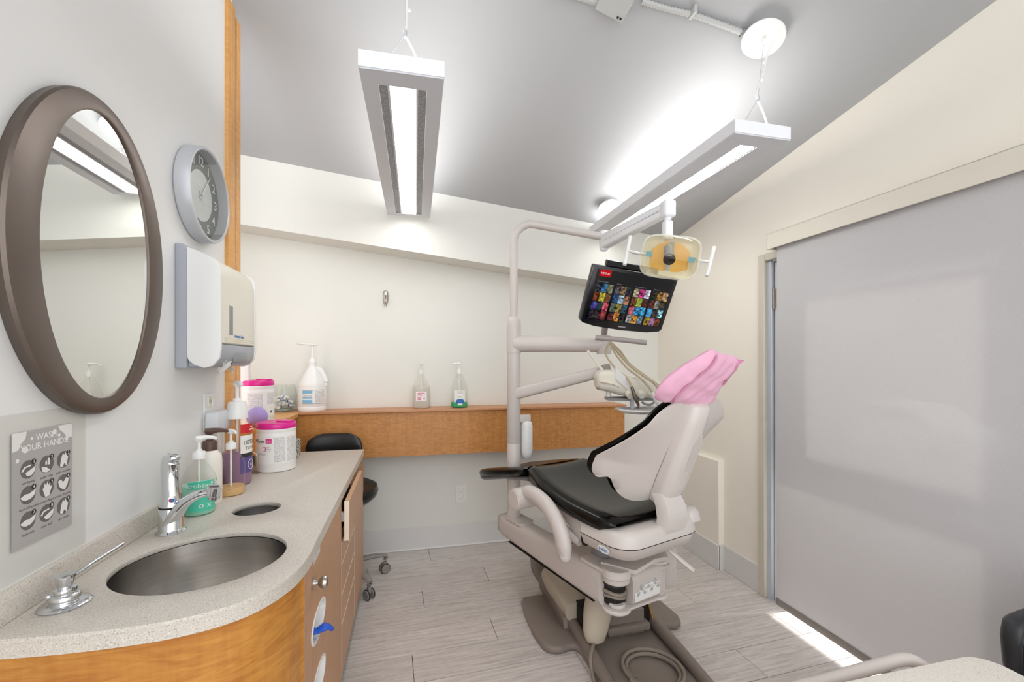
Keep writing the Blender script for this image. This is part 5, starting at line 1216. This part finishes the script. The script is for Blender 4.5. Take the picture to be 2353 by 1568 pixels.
# hinge at the near end
def disc(x, y, z0, z1, r, bev=.006): return cyl(BM(), (x, y, z0), (x, y, z1), r, seg=36, bev=bev)
part('hinge_cap', disc(H0.x + .01, H0.y - .005, .508, .545, .064), 'chair2', du)
part('hinge_collar', disc(H0.x + .01, H0.y - .005, .486, .508, .060, .004), 'chair', du)
bm = BM(); secs = []
for s, hw in ((.0, .05), (.10, .055), (.16, .05)): secs.append([H0 + bd_ * s + bs_ * w + cz * z for w, z in ((-hw, .526), (hw, .526), (hw, .540), (-hw, .540))])
loft(bm, secs); part('hinge_tab', bm, 'chair2', du)
part('hinge_foot', disc(H0.x + .012, H0.y - .005, .358, .376, .062), 'chair2', du)
part('hinge_boss', disc(H0.x + .012, H0.y - .008, .376, .392, .036, .004), 'chair2', du)
part('hinge_pin', cyl(BM(), (H0.x + .01, H0.y - .005, .37), (H0.x + .01, H0.y - .005, .50), .009, seg=14), 'brass', du)
part('hinge_void', cyl(BM(), (H0.x + .015, H0.y + .03, .385), (H0.x + .015, H0.y + .03, .50), .052, seg=28), 'dark', du)
for k, (z, r) in enumerate(((.415, .052), (.435, .056), (.468, .050))):
    bm = tube(BM(), [(H0.x + .015 + r * math.cos(a), H0.y + .03 + r * math.sin(a), z + .006 * math.sin(a * 2 + k)) for a in [R(190 + 16 * j) for j in range(13)]], .0075, 8); part('inner_hose', bm, 'rubber' if k == 2 else 'hosegrey', du)
# second link with the flower sticker
H1 = Vector((1.118, 1.83, 0)); d2 = (H1 - H0).normalized(); s2 = Vector((d2.y, -d2.x, 0))
secs = []
for s, hw, z0, z1 in ((.060, .056, .375, .518), (.14, .058, .37, .522), (.24, .056, .375, .518)):
    secs.append([H0 + d2 * s + s2 * w + cz * z for w, z in rrect(0, (z0 + z1) / 2, hw * 2, z1 - z0, .035, 5)])
part('link_box', loft(BM(), secs), 'chair', du, ang=60)
part('link_tray', loft(BM(), [[H0 + d2 * s + s2 * w + cz * z for w, z in ((-.05, .367), (.055, .367), (.055, .377), (-.05, .377))] for s in (.02, .23)]), 'chair2', du)
fs = flat(H0 + d2 * .075 + s2 * .0588 + cz * .40, d2, cz, s2)
sk = BM()
for k in range(7):
    cx_, cy_, r = .014 + .020 * k, .024 + .020 * (k % 2) + .002 * k, .009
    tube(sk, [fs(cx_ + r * (1 - j / 26) * math.cos(j * .55 + k), cy_ + r * (1 - j / 26) * math.sin(j * .55 + k), .0006) for j in range(24)], .0007, 4)
    tube(sk, [fs(cx_ - .01, cy_ + .01, .0006), fs(cx_, cy_ + .016 + .003 * (k % 3), .0006), fs(cx_ + .012, cy_ + .008, .0006)], .0007, 4, 4)
part('flower_sticker', sk, 'ink_mid', du, kind='stuff')
bm = BM(); secs = [[H0 + d2 * s + s2 * .0582 + cz * z for s, z in ((.07, .395), (.22, .40), (.22, .455), (.15, .465), (.07, .435))], [H0 + d2 * s + s2 * .0586 + cz * z for s, z in ((.07, .395), (.22, .40), (.22, .455), (.15, .465), (.07, .435))]]
loft(bm, secs); part('sticker_sheet', bm, 'white', du)
part('hinge_cap', disc(H1.x, H1.y, .515, .532, .060), 'chair2', du); part('hinge_collar', disc(H1.x + .002, H1.y, .499, .515, .064, .004), 'chair', du)
part('hinge_knob', disc(H1.x + .008, H1.y - .015, .532, .548, .018, .006), 'chair2', du); part('hinge_column', disc(H1.x, H1.y, .375, .50, .045, .004), 'chair', du)
part('hinge_foot', disc(H1.x - .01, H1.y - .01, .362, .376, .058), 'chair2', du)
bm = BM(); Q = [L(-.17, .16, 0), L(-.10, .02, 0), Vector((H1.x - .035, H1.y - .055, 0)), Vector((H1.x + .035, H1.y - .05, 0)), Vector((H1.x + .06, H1.y + .01, 0)), L(.10, .18, 0)]
secs = [[Vector((q.x, q.y, z)) for q in Q] for z in (.534, .552)]; loft(bm, secs); part('mount_plate', bm, 'chair2', du)
bm = BM(); box(bm, (H1.x + .045, H1.y + .02, .37), (H1.x + .13, H1.y + .14, .57), .012, 2); part('junction_cover', bm, 'chair', du)
bm = BM(); box(bm, (H1.x + .12, H1.y + .10, .45), (H1.x + .17, H1.y + .17, .55), .006, 2); part('valve_block', bm, 'midgrey', du)
bm = tube(BM(), [L(.06, -.01, .628), L(.075, -.05, .60), L(.105, -.115, .555)], [.012, .013, .014], 10, 3, flat=.7); part('release_lever', bm, 'chair2', du)
# post
pz = [(.043, .505), (.043, .52), (.0405, .53), (.0405, .93)]
part('post', lathe(BM(), [(0, .505), (.0405, .505), (.0405, .958), (.0393, .960), (.0405, .962), (.0405, 1.50), (0, 1.50)], Matrix.Translation(PB), 32), 'chair', du)
part('post_foot', loft(BM(), [[PB + bd_ * (a * 1.0) + bs_ * w + cz * z for a, w in rrect(-.055, 0, .19, .105, .035, 4)] for z in (.515, .528)]), 'chair2', du)
part('arm_collar', lathe(BM(), [(0, 1.498), (.043, 1.498), (.043, 1.66), (.041, 1.69), (.030, 1.71), (.022, 1.715), (0, 1.715)], Matrix.Translation(PB), 32), 'chair', du)
HUB = Vector((1.107, 2.36, 0))
part('rigid_arm', tube(BM(), [PB + cz * 1.553, PB.lerp(HUB, .5) + cz * 1.550, HUB + cz * 1.545], [.050, .046, .042], 20, 0, flat=1.0), 'chair', du)
bm = lathe(BM(), [(0, 1.49), (.042, 1.49), (.043, 1.51), (.043, 1.585), (.038, 1.60), (0, 1.60)], Matrix.Translation(HUB), 28); part('arm_hub', bm, 'chair', du)
E1 = Vector((1.085, 2.265, 1.398))
bm = tube(BM(), [PB + cz * 1.252 + (E1 - PB - cz * 1.252) * 0., PB.lerp(E1, .5) + cz * (.5 * 1.252), E1], [.036, .034, .032], 14, 0, flat=1.0, squareness=.45); part('flex_arm', bm, 'chair', du)
bm = tube(BM(), [E1 - Vector((.02, 0, -.03)), E1 + Vector((.0, 0, -.045))], .03, 12); part('flex_knuckle', bm, 'warmgrey', du)
part('handlebar', tube(BM(), [(0.954, 2.139, 1.574), (1.072, 2.090, 1.562), (1.197, 2.041, 1.545)], .0135, 14), 'warmgrey', du)
bm = tube(BM(), [HUB + cz * 1.60, HUB + Vector((-.01, -.06, 1.66)), Vector((1.13, 2.17, 1.69))], .018, 10, 4); part('monitor_bracket', bm, 'warmgrey', du)
# instrument head
hx = Vector((.96, -.22, 0)).normalized(); hy = Vector((.22, .96, 0)).normalized(); HO = Vector((.965, 2.14, 0))
def hh(x, y, z): return HO + hx * x + hy * y + cz * z
secs = []
for x, z0, z1, y0, y1 in ((.0, 1.318, 1.372, -.03, .10), (.012, 1.296, 1.398, -.045, .11), (.07, 1.286, 1.404, -.05, .115), (.10, 1.275, 1.392, -.055, .12), (.15, 1.262, 1.372, -.06, .12), (.28, 1.252, 1.35, -.06, .12), (.37, 1.25, 1.33, -.05, .11), (.38, 1.265, 1.315, -.03, .09)):
    secs.append([hh(x, y, z) for y, z in rrect((y0 + y1) / 2, (z0 + z1) / 2, y1 - y0, z1 - z0, min(.03, (z1 - z0) * .4), 5)])
dh = part('instrument_head', loft(BM(), secs), 'cream', du, ang=60)
bm = BM(); secs = []
for x, z in ((.004, 1.343), (.07, 1.330), (.11, 1.312)): secs.append([hh(x, y, zz) for y, zz in ((-.062, z), (.0, z), (.0, z + .004), (-.062, z + .004))])
loft(bm, secs); part('seam', bm, 'edge', dh)
bm = BM(); secs = []
for x, z in ((.085, 1.385), (.14, 1.335), (.165, 1.30)): secs.append([hh(x, -.066 + d, z + e) for d, e in ((0, -.03), (0, .03), (.03, .035), (.03, -.03))])
loft(bm, secs); part('touch_panel', bm, 'white', dh)
part('undertray', loft(BM(), [[hh(x, y, z) for x, y in rrect(.20, .02, .30, .13, .03, 4)] for z in (1.243, 1.256)]), 'midgrey', dh)
bm = cyl(BM(), hh(.06, 0, 1.262), hh(.06, 0, 1.295), .014, seg=14); part('drain_knob', bm, 'white', dh)
for k in range(4):
    bm = cyl(BM(), hh(.15 + .06 * k, -.06, 1.283), hh(.15 + .06 * k, -.095, 1.272), .020, .018, 16, .003); part('holder', bm, 'cream', dh)
part('tray_post', box(BM(), (1.115, 2.050, 1.202), tuple(Vector((1.115, 2.050, 1.202)) + Vector((.018, .018, .075))), .002, 1), 'alu', dh)
bm = tube(BM(), [(1.152, 2.010, 1.241), (1.174, 2.005, 1.228), (1.197, 1.999, 1.228), (1.219, 1.994, 1.246)], .006, 8, 4); part('cup_ring', bm, 'midgrey', dh)
ty = thing('instrument_tray', (1.2, 2.0, 1.19), 'white instrument tray under the handpieces behind the backrest', 'tray')
tc = [(1.056, 2.02), (1.10, 1.955), (1.18, 1.94), (1.42, 1.90), (1.46, 1.93), (1.46, 2.12), (1.42, 2.15), (1.10, 2.13), (1.065, 2.10)]
bm = prism(BM(), tc, 1.184, 1.196, None, .005, 2); part('pan', bm, 'white', ty)
bm = tube(BM(), [(x, y, 1.198) for x, y in tc], .006, 8, 4, closed=True); part('rim', bm, 'white', ty)
# handpieces with their hoses
def handpiece(label, P, tip, r, m, tipm, tr):
    t = thing('handpiece', tip[0], label, 'handpiece')
    part('hose', tube(BM(), P, r, 8, 6), m, t)
    part('grip', tube(BM(), tip, tr, 12, 3), tipm, t)
    return t
S0 = (1.084, 2.231, 1.556)
handpiece('bronze air syringe hanging leftmost from the instrument head', [S0, (1.032, 2.182, 1.492), (1.059, 2.114, 1.409), (1.086, 2.046, 1.365), (1.092, 2.004, 1.318)], [(1.092, 2.004, 1.318), (1.104, 1.990, 1.264), (1.117, 1.982, 1.227), (1.106, 1.980, 1.215)], .0055, 'hose', 'bronze', [.008, .010, .007, .004])
handpiece('white slim handpiece hanging in the middle of the instrument head', [S0, (1.080, 2.171, 1.497), (1.105, 2.083, 1.416), (1.141, 2.013, 1.366), (1.168, 1.975, 1.323), (1.175, 1.953, 1.294)], [(1.175, 1.953, 1.294), (1.185, 1.946, 1.268), (1.197, 1.938, 1.234), (1.201, 1.937, 1.225)], .006, 'hose', 'white', [.008, .010, .009, .003])
handpiece('tan hose and handpiece second from the right of the instrument head', [S0, (1.108, 2.205, 1.508), (1.124, 2.099, 1.432), (1.156, 2.030, 1.383), (1.195, 1.979, 1.344), (1.210, 1.955, 1.315)], [(1.210, 1.955, 1.315), (1.219, 1.943, 1.285), (1.230, 1.941, 1.266)], .006, 'hose', 'hose', [.008, .009, .006])
handpiece('tan suction hose nearest the pink headrest cover', [S0, (1.136, 2.219, 1.508), (1.148, 2.134, 1.436), (1.194, 2.062, 1.377), (1.234, 2.011, 1.334), (1.262, 1.984, 1.308)], [(1.262, 1.984, 1.308), (1.284, 1.979, 1.295), (1.305, 1.974, 1.277)], .0065, 'hose', 'hose', [.008, .009, .009])
handpiece('pale straight hose left of the arm hub', [(0.973, 2.288, 1.509), (0.998, 2.272, 1.470), (1.023, 2.225, 1.414)], [(1.023, 2.225, 1.414), (1.038, 2.201, 1.383), (1.045, 2.179, 1.360)], .007, 'cream', 'cream', [.008, .009, .010])
# water bottle on the post
wbt = thing('water_bottle', (0.684, 2.531, 0.874), 'white plastic water bottle hanging beside the post in front of the wood shelf', 'bottle')
c0 = Vector((0.684, 2.531, 1.005))
part('body', lathe(BM(), [(0, -.145), (.02, -.143), (.031, -.128), (.036, -.10), (.036, .055), (.031, .075), (.015, .088), (.013, .10), (0, .10)], Matrix.Translation(c0), 28), mat('translucent_white', 'e9eae8', .3), wbt)
bm = BM(); box(bm, c0 + Vector((-.045, -.018, .078)), c0 + Vector((.022, .018, .122)), .004, 2); part('bracket', bm, 'chair', wbt)
part('cap', cyl(BM(), c0 + Vector((0, 0, .07)), c0 + Vector((0, 0, .082)), .016, seg=18), 'chair2', wbt)
# floor hoses
hcx, hcy = 1.082, 1.80
fh = thing('hose_coil', (hcx, hcy, .02), 'coiled grey foot control hose lying on the base plate', 'hose')
pts = []
for k in range(60):
    a = R(200 - k * 12.2); r = .105 + .0006 * k + .004 * math.sin(k * .4); pts.append((hcx + r * math.cos(a) * 1.03, hcy + r * math.sin(a), .031 + .0105 * (k > 29) * min(1, (k - 29) / 4)))
part('coil', tube(BM(), pts, .0095, 10, 2), 'hosegrey', fh)
fh2 = single('floor_hose', tube(BM(), [(0.982, 2.093, 0.120), (0.946, 2.066, 0.080), (0.861, 1.950, 0.088), (0.820, 1.892, 0.070), (0.814, 1.863, 0.030), (0.804, 1.813, 0.012), (0.788, 1.736, 0.010)], .0095, 10, 8), 'hosegrey', (0.917, 2.076, -0.000), 'single grey hose running from the chair over the left rail of the base', 'hose')

# ------------------------------------------------------------------ treatment lamp on the bent tube
dl = thing('treatment_lamp', (PB.x, PB.y, 1.71), 'white treatment lamp on a bent tube with clear shield and amber reflector', 'lamp')
TE = Vector((1.150, 2.452, 2.205))
t0 = Vector((PB.x, PB.y, 1.71)); up_ = Vector((PB.x, PB.y, 2.16)); h1 = Vector((PB.x + .12, PB.y - .012, 2.272))
part('bent_tube', tube(BM(), [t0, t0 + cz * .06, t0 + cz * .07], .0225, 16), 'chair', dl)
crv = [t0 + cz * .07, t0 + cz * .25, up_]
for k in range(1, 7):
    a = math.pi / 2 * k / 6; crv.append(Vector((PB.x + .11 * (1 - math.cos(a)), PB.y - .011 * (1 - math.cos(a)), 2.16 + .112 * math.sin(a))))
crv += [crv[-1].lerp(TE, .4) , TE]
part('gooseneck', tube(BM(), crv, .0235, 16, 3), 'chair', dl)
LE = Vector((1.243, 1.925, 2.205)); ld = (LE - TE); lo_ = ld.normalized(); ls = lo_.cross(cz).normalized(); lu = ls.cross(lo_)
A0 = TE + Vector((.0, -.0, -.03)); secs = []
for f, hw, h in ((-.03, .020, .035), (.0, .027, .045), (.5, .027, .040), (.97, .025, .036)): secs.append([A0 + (LE - A0) * f + ls * w + lu * z for w, z in rrect(0, 0, hw * 2, h * 2, .014, 4)])
fa_ = part('lamp_arm', loft(BM(), secs), 'fix', dl, ang=50)
bm = BM(); secs = []
for f in (.06, .95): secs.append([A0 + (LE - A0) * f + ls * w + lu * z for w, z in ((-.0275, -.004), (.0275, -.004), (.0275, -.0025), (-.0275, -.0025))])
loft(bm, secs); part('arm_seam', bm, 'midgrey', fa_)
bm = BM(); secs = []
for z, r in ((-.085, .016), (-.075, .024), (.02, .028), (.035, .024)): secs.append([TE + Vector((x, y, z)) for x, y in rrect(0, 0, r * 2, r * 2, r * .7, 4)])
loft(bm, secs); part('arm_knuckle', bm, 'fix', dl)
bm = BM(); box(bm, LE + Vector((-.030, -.030, -.045)), LE + Vector((.034, .030, .040)), .014, 3); part('arm_end_cap', bm, 'fix', dl)
HC = Vector((1.252, 1.918, 1.965)); hn = Vector((-.50, -.80, -.34)).normalized(); hs = Vector((.974, -.205, -.06)); hs = (hs - hn * hs.dot(hn)).normalized(); hu = hs.cross(hn) * -1
if hu.z < 0: hu = -hu
bm = cyl(BM(), LE + Vector((.002, 0, -.06)), LE + Vector((.002, 0, -.04)), .017, seg=18); box(bm, Vector((1.243 - .021, 1.925 - .02, 2.05)), Vector((1.243 + .022, 1.925 + .02, 2.145)), .008, 2); part('yoke_stem', bm, 'fix', dl)
def hp(x, y, z): return HC + hs * x + hu * y + hn * z
def sq_ring(a, b, z, e=.45, n=40): return [hp(a * math.copysign(abs(math.cos(t)) ** e, math.cos(t)), b * math.copysign(abs(math.sin(t)) ** e, math.sin(t)), z) for t in [2 * math.pi * k / n for k in range(n)]]
part('lamp_shell', loft(BM(), [sq_ring(.03, .03, -.075), sq_ring(.085, .07, -.062), sq_ring(.118, .088, -.03), sq_ring(.134, .102, .0), sq_ring(.134, .102, .012), sq_ring(.128, .097, .012), sq_ring(.112, .083, -.022), sq_ring(.08, .065, -.05), sq_ring(.025, .025, -.06)]), 'lampshell', dl, ang=60)
for sgn in (-1, 1):                                          # two faceted amber halves with a bright bridge between them
    bm = BM(); rows = []
    for i in range(8):
        row = []
        for j in range(9):
            x = .012 + .080 * i / 7; hh_ = .074 - .035 * (i / 7) ** 2; y = -.012 * (i / 7) + hh_ * (-1 + 2 * j / 8)
            row.append(bm.verts.new(hp(sgn * x, y, -.048 + 3.6 * x * x + 4.2 * y * y + .0035 * ((i + j) % 2))))
        rows.append(row)
    for i in range(7):
        for j in range(8): bm.faces.new((rows[i][j], rows[i + 1][j], rows[i + 1][j + 1], rows[i][j + 1]))
    bmesh.ops.solidify(bm, geom=bm.faces[:], thickness=.003); part('reflector', bm, 'amber', dl, ang=10)
bm = BM(); secs = [[hp(x, y, -.046 + 4.2 * y * y) for x in (-.012, .012)] + [hp(x, y, -.042 + 4.2 * y * y) for x in (.012, -.012)] for y in (-.07, -.03, 0, .03, .07)]
loft(bm, secs); part('reflector_bridge', bm, 'silver', dl)
bm = BM()
for s in (-1, 1):
    secs = [[hp(s * x, y, z) for y, z in ((-.05, .0), (.05, .0), (.05, .004), (-.05, .004))] for x in (.082, .112)]; loft(bm, secs)
part('reflector_wing', bm, 'pane', dl)
for s in (-1, 1): part('warning_sticker', loft(BM(), [[hp(s * x, y + s * -.004, .005) for y in (-.012, .014)] + [hp(s * x, y + s * -.004, .0055) for y in (.014, -.012)] for x in (.086, .116)]), 'printblue', dl)
part('lamp_shield', loft(BM(), [sq_ring(.133, .101, .012, .5), sq_ring(.130, .098, .035, .5), sq_ring(.118, .088, .055, .55), sq_ring(.06, .045, .066, .7), sq_ring(.005, .005, .068, 1.)]), 'lampclear', dl, ang=60)
part('shield_rim', tube(BM(), sq_ring(.134, .102, .014, .47), .005, 8, closed=True), 'lampshell', dl)
bm = cyl(BM(), hp(-.015, .045, -.02), hp(-.003, -.004, .052), .022, .027, 24, .003); part('bulb_holder', bm, 'midgrey', dl)
bm = cyl(BM(), hp(-.003, -.004, .050), hp(-.0025, -.006, .058), .0285, seg=28, bev=.003); part('holder_cap', bm, 'dark', dl)
for s, P, B in ((-1, ((1.066, 1.969, 2.070), (1.040, 1.954, 1.985), (1.018, 1.939, 1.919)), ((1.042, 1.954, 1.998), (1.066, 1.938, 1.982))), (1, ((1.458, 1.856, 2.011), (1.426, 1.843, 1.933), (1.394, 1.830, 1.860)), ((1.428, 1.843, 1.938), (1.406, 1.858, 1.936)))):
    g = part('handle', tube(BM(), P, .0095, 12, 4), 'white', dl)
    part('handle_arm', tube(BM(), [B[0], B[1], hp(s * .122, .0, .002)], [.006, .012, .010], 10, 4, flat=.6), 'white', g)

# ------------------------------------------------------------------ monitor
mo = thing('monitor', (1.144, 2.14, 1.60), 'black widescreen monitor showing rows of film covers, mounted above the instrument arm', 'monitor')
ya, ti, ro = .0146, .4073, -.096
mw = Vector((math.cos(ya), math.sin(ya), 0)); mh = Vector((math.sin(ya), -math.cos(ya), 0)); mu_ = mh * math.sin(ti) + cz * math.cos(ti)
mx = mw * math.cos(ro) + mu_ * math.sin(ro); my = mu_ * math.cos(ro) - mw * math.sin(ro); mn = mx.cross(my)
MC = Vector((1.144, 2.125, 1.771))
def mp(x, y, z=0.): return MC + mx * x + my * y + mn * z
XM = frame(MC, mx, my, mn)
ol = [(-.25, -.135), (-.25, .158), (.25, .158), (.25, -.135), (.235, -.150), (.16, -.163), (0, -.168), (-.16, -.163), (-.235, -.150)]
bm = prism(BM(), ol, -.045, .0, XM, .006, 2); part('bezel', bm, 'blackpl', mo)
bm = prism(BM(), [(-.19, -.10), (.19, -.10), (.19, .12), (-.19, .12)], -.075, -.044, XM, .012, 2); part('rear_case', bm, 'blackpl', mo)
bm = BM(); box(bm, (-.17, .158, -.06), (.14, .188, -.035), .003, 1, XM); part('speaker_bar', bm, 'blackpl', mo)
bm = BM(); box(bm, (-.228, -.122, -.002), (.228, .142, .0012), 0, 1, XM); part('screen', bm, 'screenblack', mo)
bm = BM(); col = []; rng = random.Random(11)
pal = ['26303f', '3d6f9a', '7a7a5c', '55585c', '8a6a4a', '2a2a30', 'b9a98a', 'd23b8c', 'd8d4e0', '1c1a18', 'a97a30', 'c9a27a', '7c3520', 'c9b832', '6b4320', '2b4c86', '9fb6c8', 'b07a5a', '7a4a22', '9ab04a', '5a2a18', '6a3a1c', '8a8a86', '4a3a2a', '4a3f9a', '1f3440', 'd85a6a', '5a6a58', '8f7a3a', '2c5566', 'c05a6a', '3a9ad0', '40a6d8', '4aa4e0', '3a3222', '9fe0ea', '1a1a1c', '3a2a22', '9a3a38', '5a1c20', 'c07a30', '2a201c', 'b0a8a8', 'c88a30', '7f9ab0', 'a88a2a', '9a6f94', '7a3a24']
def tile(x0, y0, x1, y1, base, nxx=3, nyy=4):
    c = lin(base)
    for i in range(nxx):
        for j in range(nyy):
            xa, xb = x0 + (x1 - x0) * i / nxx, x0 + (x1 - x0) * (i + 1) / nxx; yc, yd = y0 + (y1 - y0) * j / nyy, y0 + (y1 - y0) * (j + 1) / nyy
            f = bm.faces.new([bm.verts.new(mp(x, y, .002)) for x, y in ((xa, yc), (xb, yc), (xb, yd), (xa, yd))])
            k = rng.choice((.15, .4, .6, .8, .9, 1.25)); w = rng.random() * .15; col.append(tuple(min(1, v * k * (1 - w) + w * rng.random() * .4) for v in c) + (1,))
n = 0
for r_ in range(4):
    for g_ in range(4):
        for c_ in range(3):
            x0 = -.214 + g_ * .1115 + c_ * .0335; y1 = .072 - r_ * .0485; tile(x0, y1 - .0455, x0 + .0315, y1, pal[n % 48], 3, 5); n += 1
me = None
o = part('film_tiles', bm, 'screen', mo, kind='stuff'); at_ = o.data.color_attributes.new('tint', 'FLOAT_COLOR', 'CORNER')
for p in o.data.polygons:
    for li in p.loop_indices: at_.data[li].color = col[p.index]
bm = BM(); box(bm, (-.212, .108, .0012), (-.147, .142, .0022), 0, 1, XM); part('red_logo_box', bm, emit('screen_red', 'c01520', .9), mo)
fm = flat(mp(-.1795, .119, .0024), mx, my, mn); part('logo_text', lettering(BM(), 'NETFLIX', .0145, fm, .0004, 'CENTER', .9), emit('screen_white', 'e8e6e4', .9), mo)
sg = emit('screen_grey', '8d8d8f', .7)
for k, s in enumerate(('Popular on Netflix', 'Suspense', 'Recently Watched', 'Adventures')): part('row_title', lettering(BM(), s, .0085, flat(mp(-.212 + .1115 * k, .079, .002), mx, my, mn), .0003), sg, mo)
part('maker_name', lettering(BM(), 'INSIGNIA', .0105, flat(mp(.0, -.150, .0008), mx, my, mn), .0005, 'CENTER'), 'ink_white', mo)
part('mount', tube(BM(), [mp(0, -.10, -.07), mp(0, -.14, -.09), Vector((1.13, 2.19, 1.64))], [.03, .028, .024], 10, 4), 'midgrey', mo)

# ------------------------------------------------------------------ near right: cart and chair
kt = thing('side_cart', (1.02, .52, 0), 'pale speckled cart top with rounded corner and tubular handle in the near right corner', 'cart')
CZt = .755
bm = prism(BM(), rrect(.99, .50, .66, .51, .055, 8), CZt - .028, CZt, None, .004, 2); part('top', bm, 'cart', kt)
bm = BM(); box(bm, (.70, .28, .12), (1.28, .72, CZt - .028), .006, 2); part('body', bm, 'cream', kt)
for k in range(3): part('drawer', box(BM(), (.72, .722, .15 + .19 * k), (1.26, .732, .325 + .19 * k), .003, 1), 'white', kt)
for x in (.74, 1.24):
    for y in (.32, .68): part('caster', cyl(cyl(BM(), (x - .012, y, .045), (x + .012, y, .045), .045, bev=.004), (x, y, .06), (x, y, .125), .012), 'rubber', kt)
part('handle', tube(BM(), [(1.18, .745, CZt - .040), (1.185, .775, CZt - .030), (1.155, .797, CZt - .018), (1.07, .800, CZt - .022), (.92, .797, CZt - .030), (.80, .795, CZt - .035), (.76, .77, CZt - .035), (.755, .735, CZt - .035)], .0145, 14, 6), 'chair', kt)
gc = thing('guest_chair', (1.86, .62, 0), 'black leatherette chair with stitched back in the near right corner', 'chair')
secs = []
for z, hw, d in ((.50, .19, .035), (.55, .21, .045), (.63, .222, .05), (.70, .222, .048), (.735, .212, .042), (.75, .19, .026), (.754, .16, .010)):
    ring = []
    for k in range(36):
        a = 2 * math.pi * k / 36; ca_, sa_ = math.cos(a), math.sin(a); xx = hw * math.copysign(abs(ca_) ** .55, ca_); ring.append((1.785 + xx, .885 - .06 + .5 * (xx / .26) ** 2 * -.03 + .02 + d * math.copysign(abs(sa_) ** .8, sa_) - .08 * (.75 - z), z))
    secs.append(ring)
part('backrest', loft(BM(), secs), 'blackchair', gc, ang=80)
bm = tube(BM(), [(1.567, .80, .53), (1.563, .802, .62), (1.567, .803, .70), (1.590, .806, .744)], .0022, 6, 5); part('seam_piping', bm, 'blackpl', gc)
part('seat', prism(BM(), rrect(1.79, .60, .46, .46, .08, 6), .42, .49, None, .02, 3), 'blackchair', gc)
for sx_ in (-1, 1):
    part('back_upright', tube(BM(), [(1.79 + sx_ * .16, .78, .40), (1.79 + sx_ * .16, .83, .52), (1.79 + sx_ * .16, .835, .60)], .014, 8, 4), 'blackpl', gc)
    for sy_ in (-1, 1): part('leg', tube(BM(), [(1.79 + sx_ * .19, .60 + sy_ * .18, .43), (1.79 + sx_ * .20, .60 + sy_ * .20, .0)], [.016, .011], 10), 'blackpl', gc)
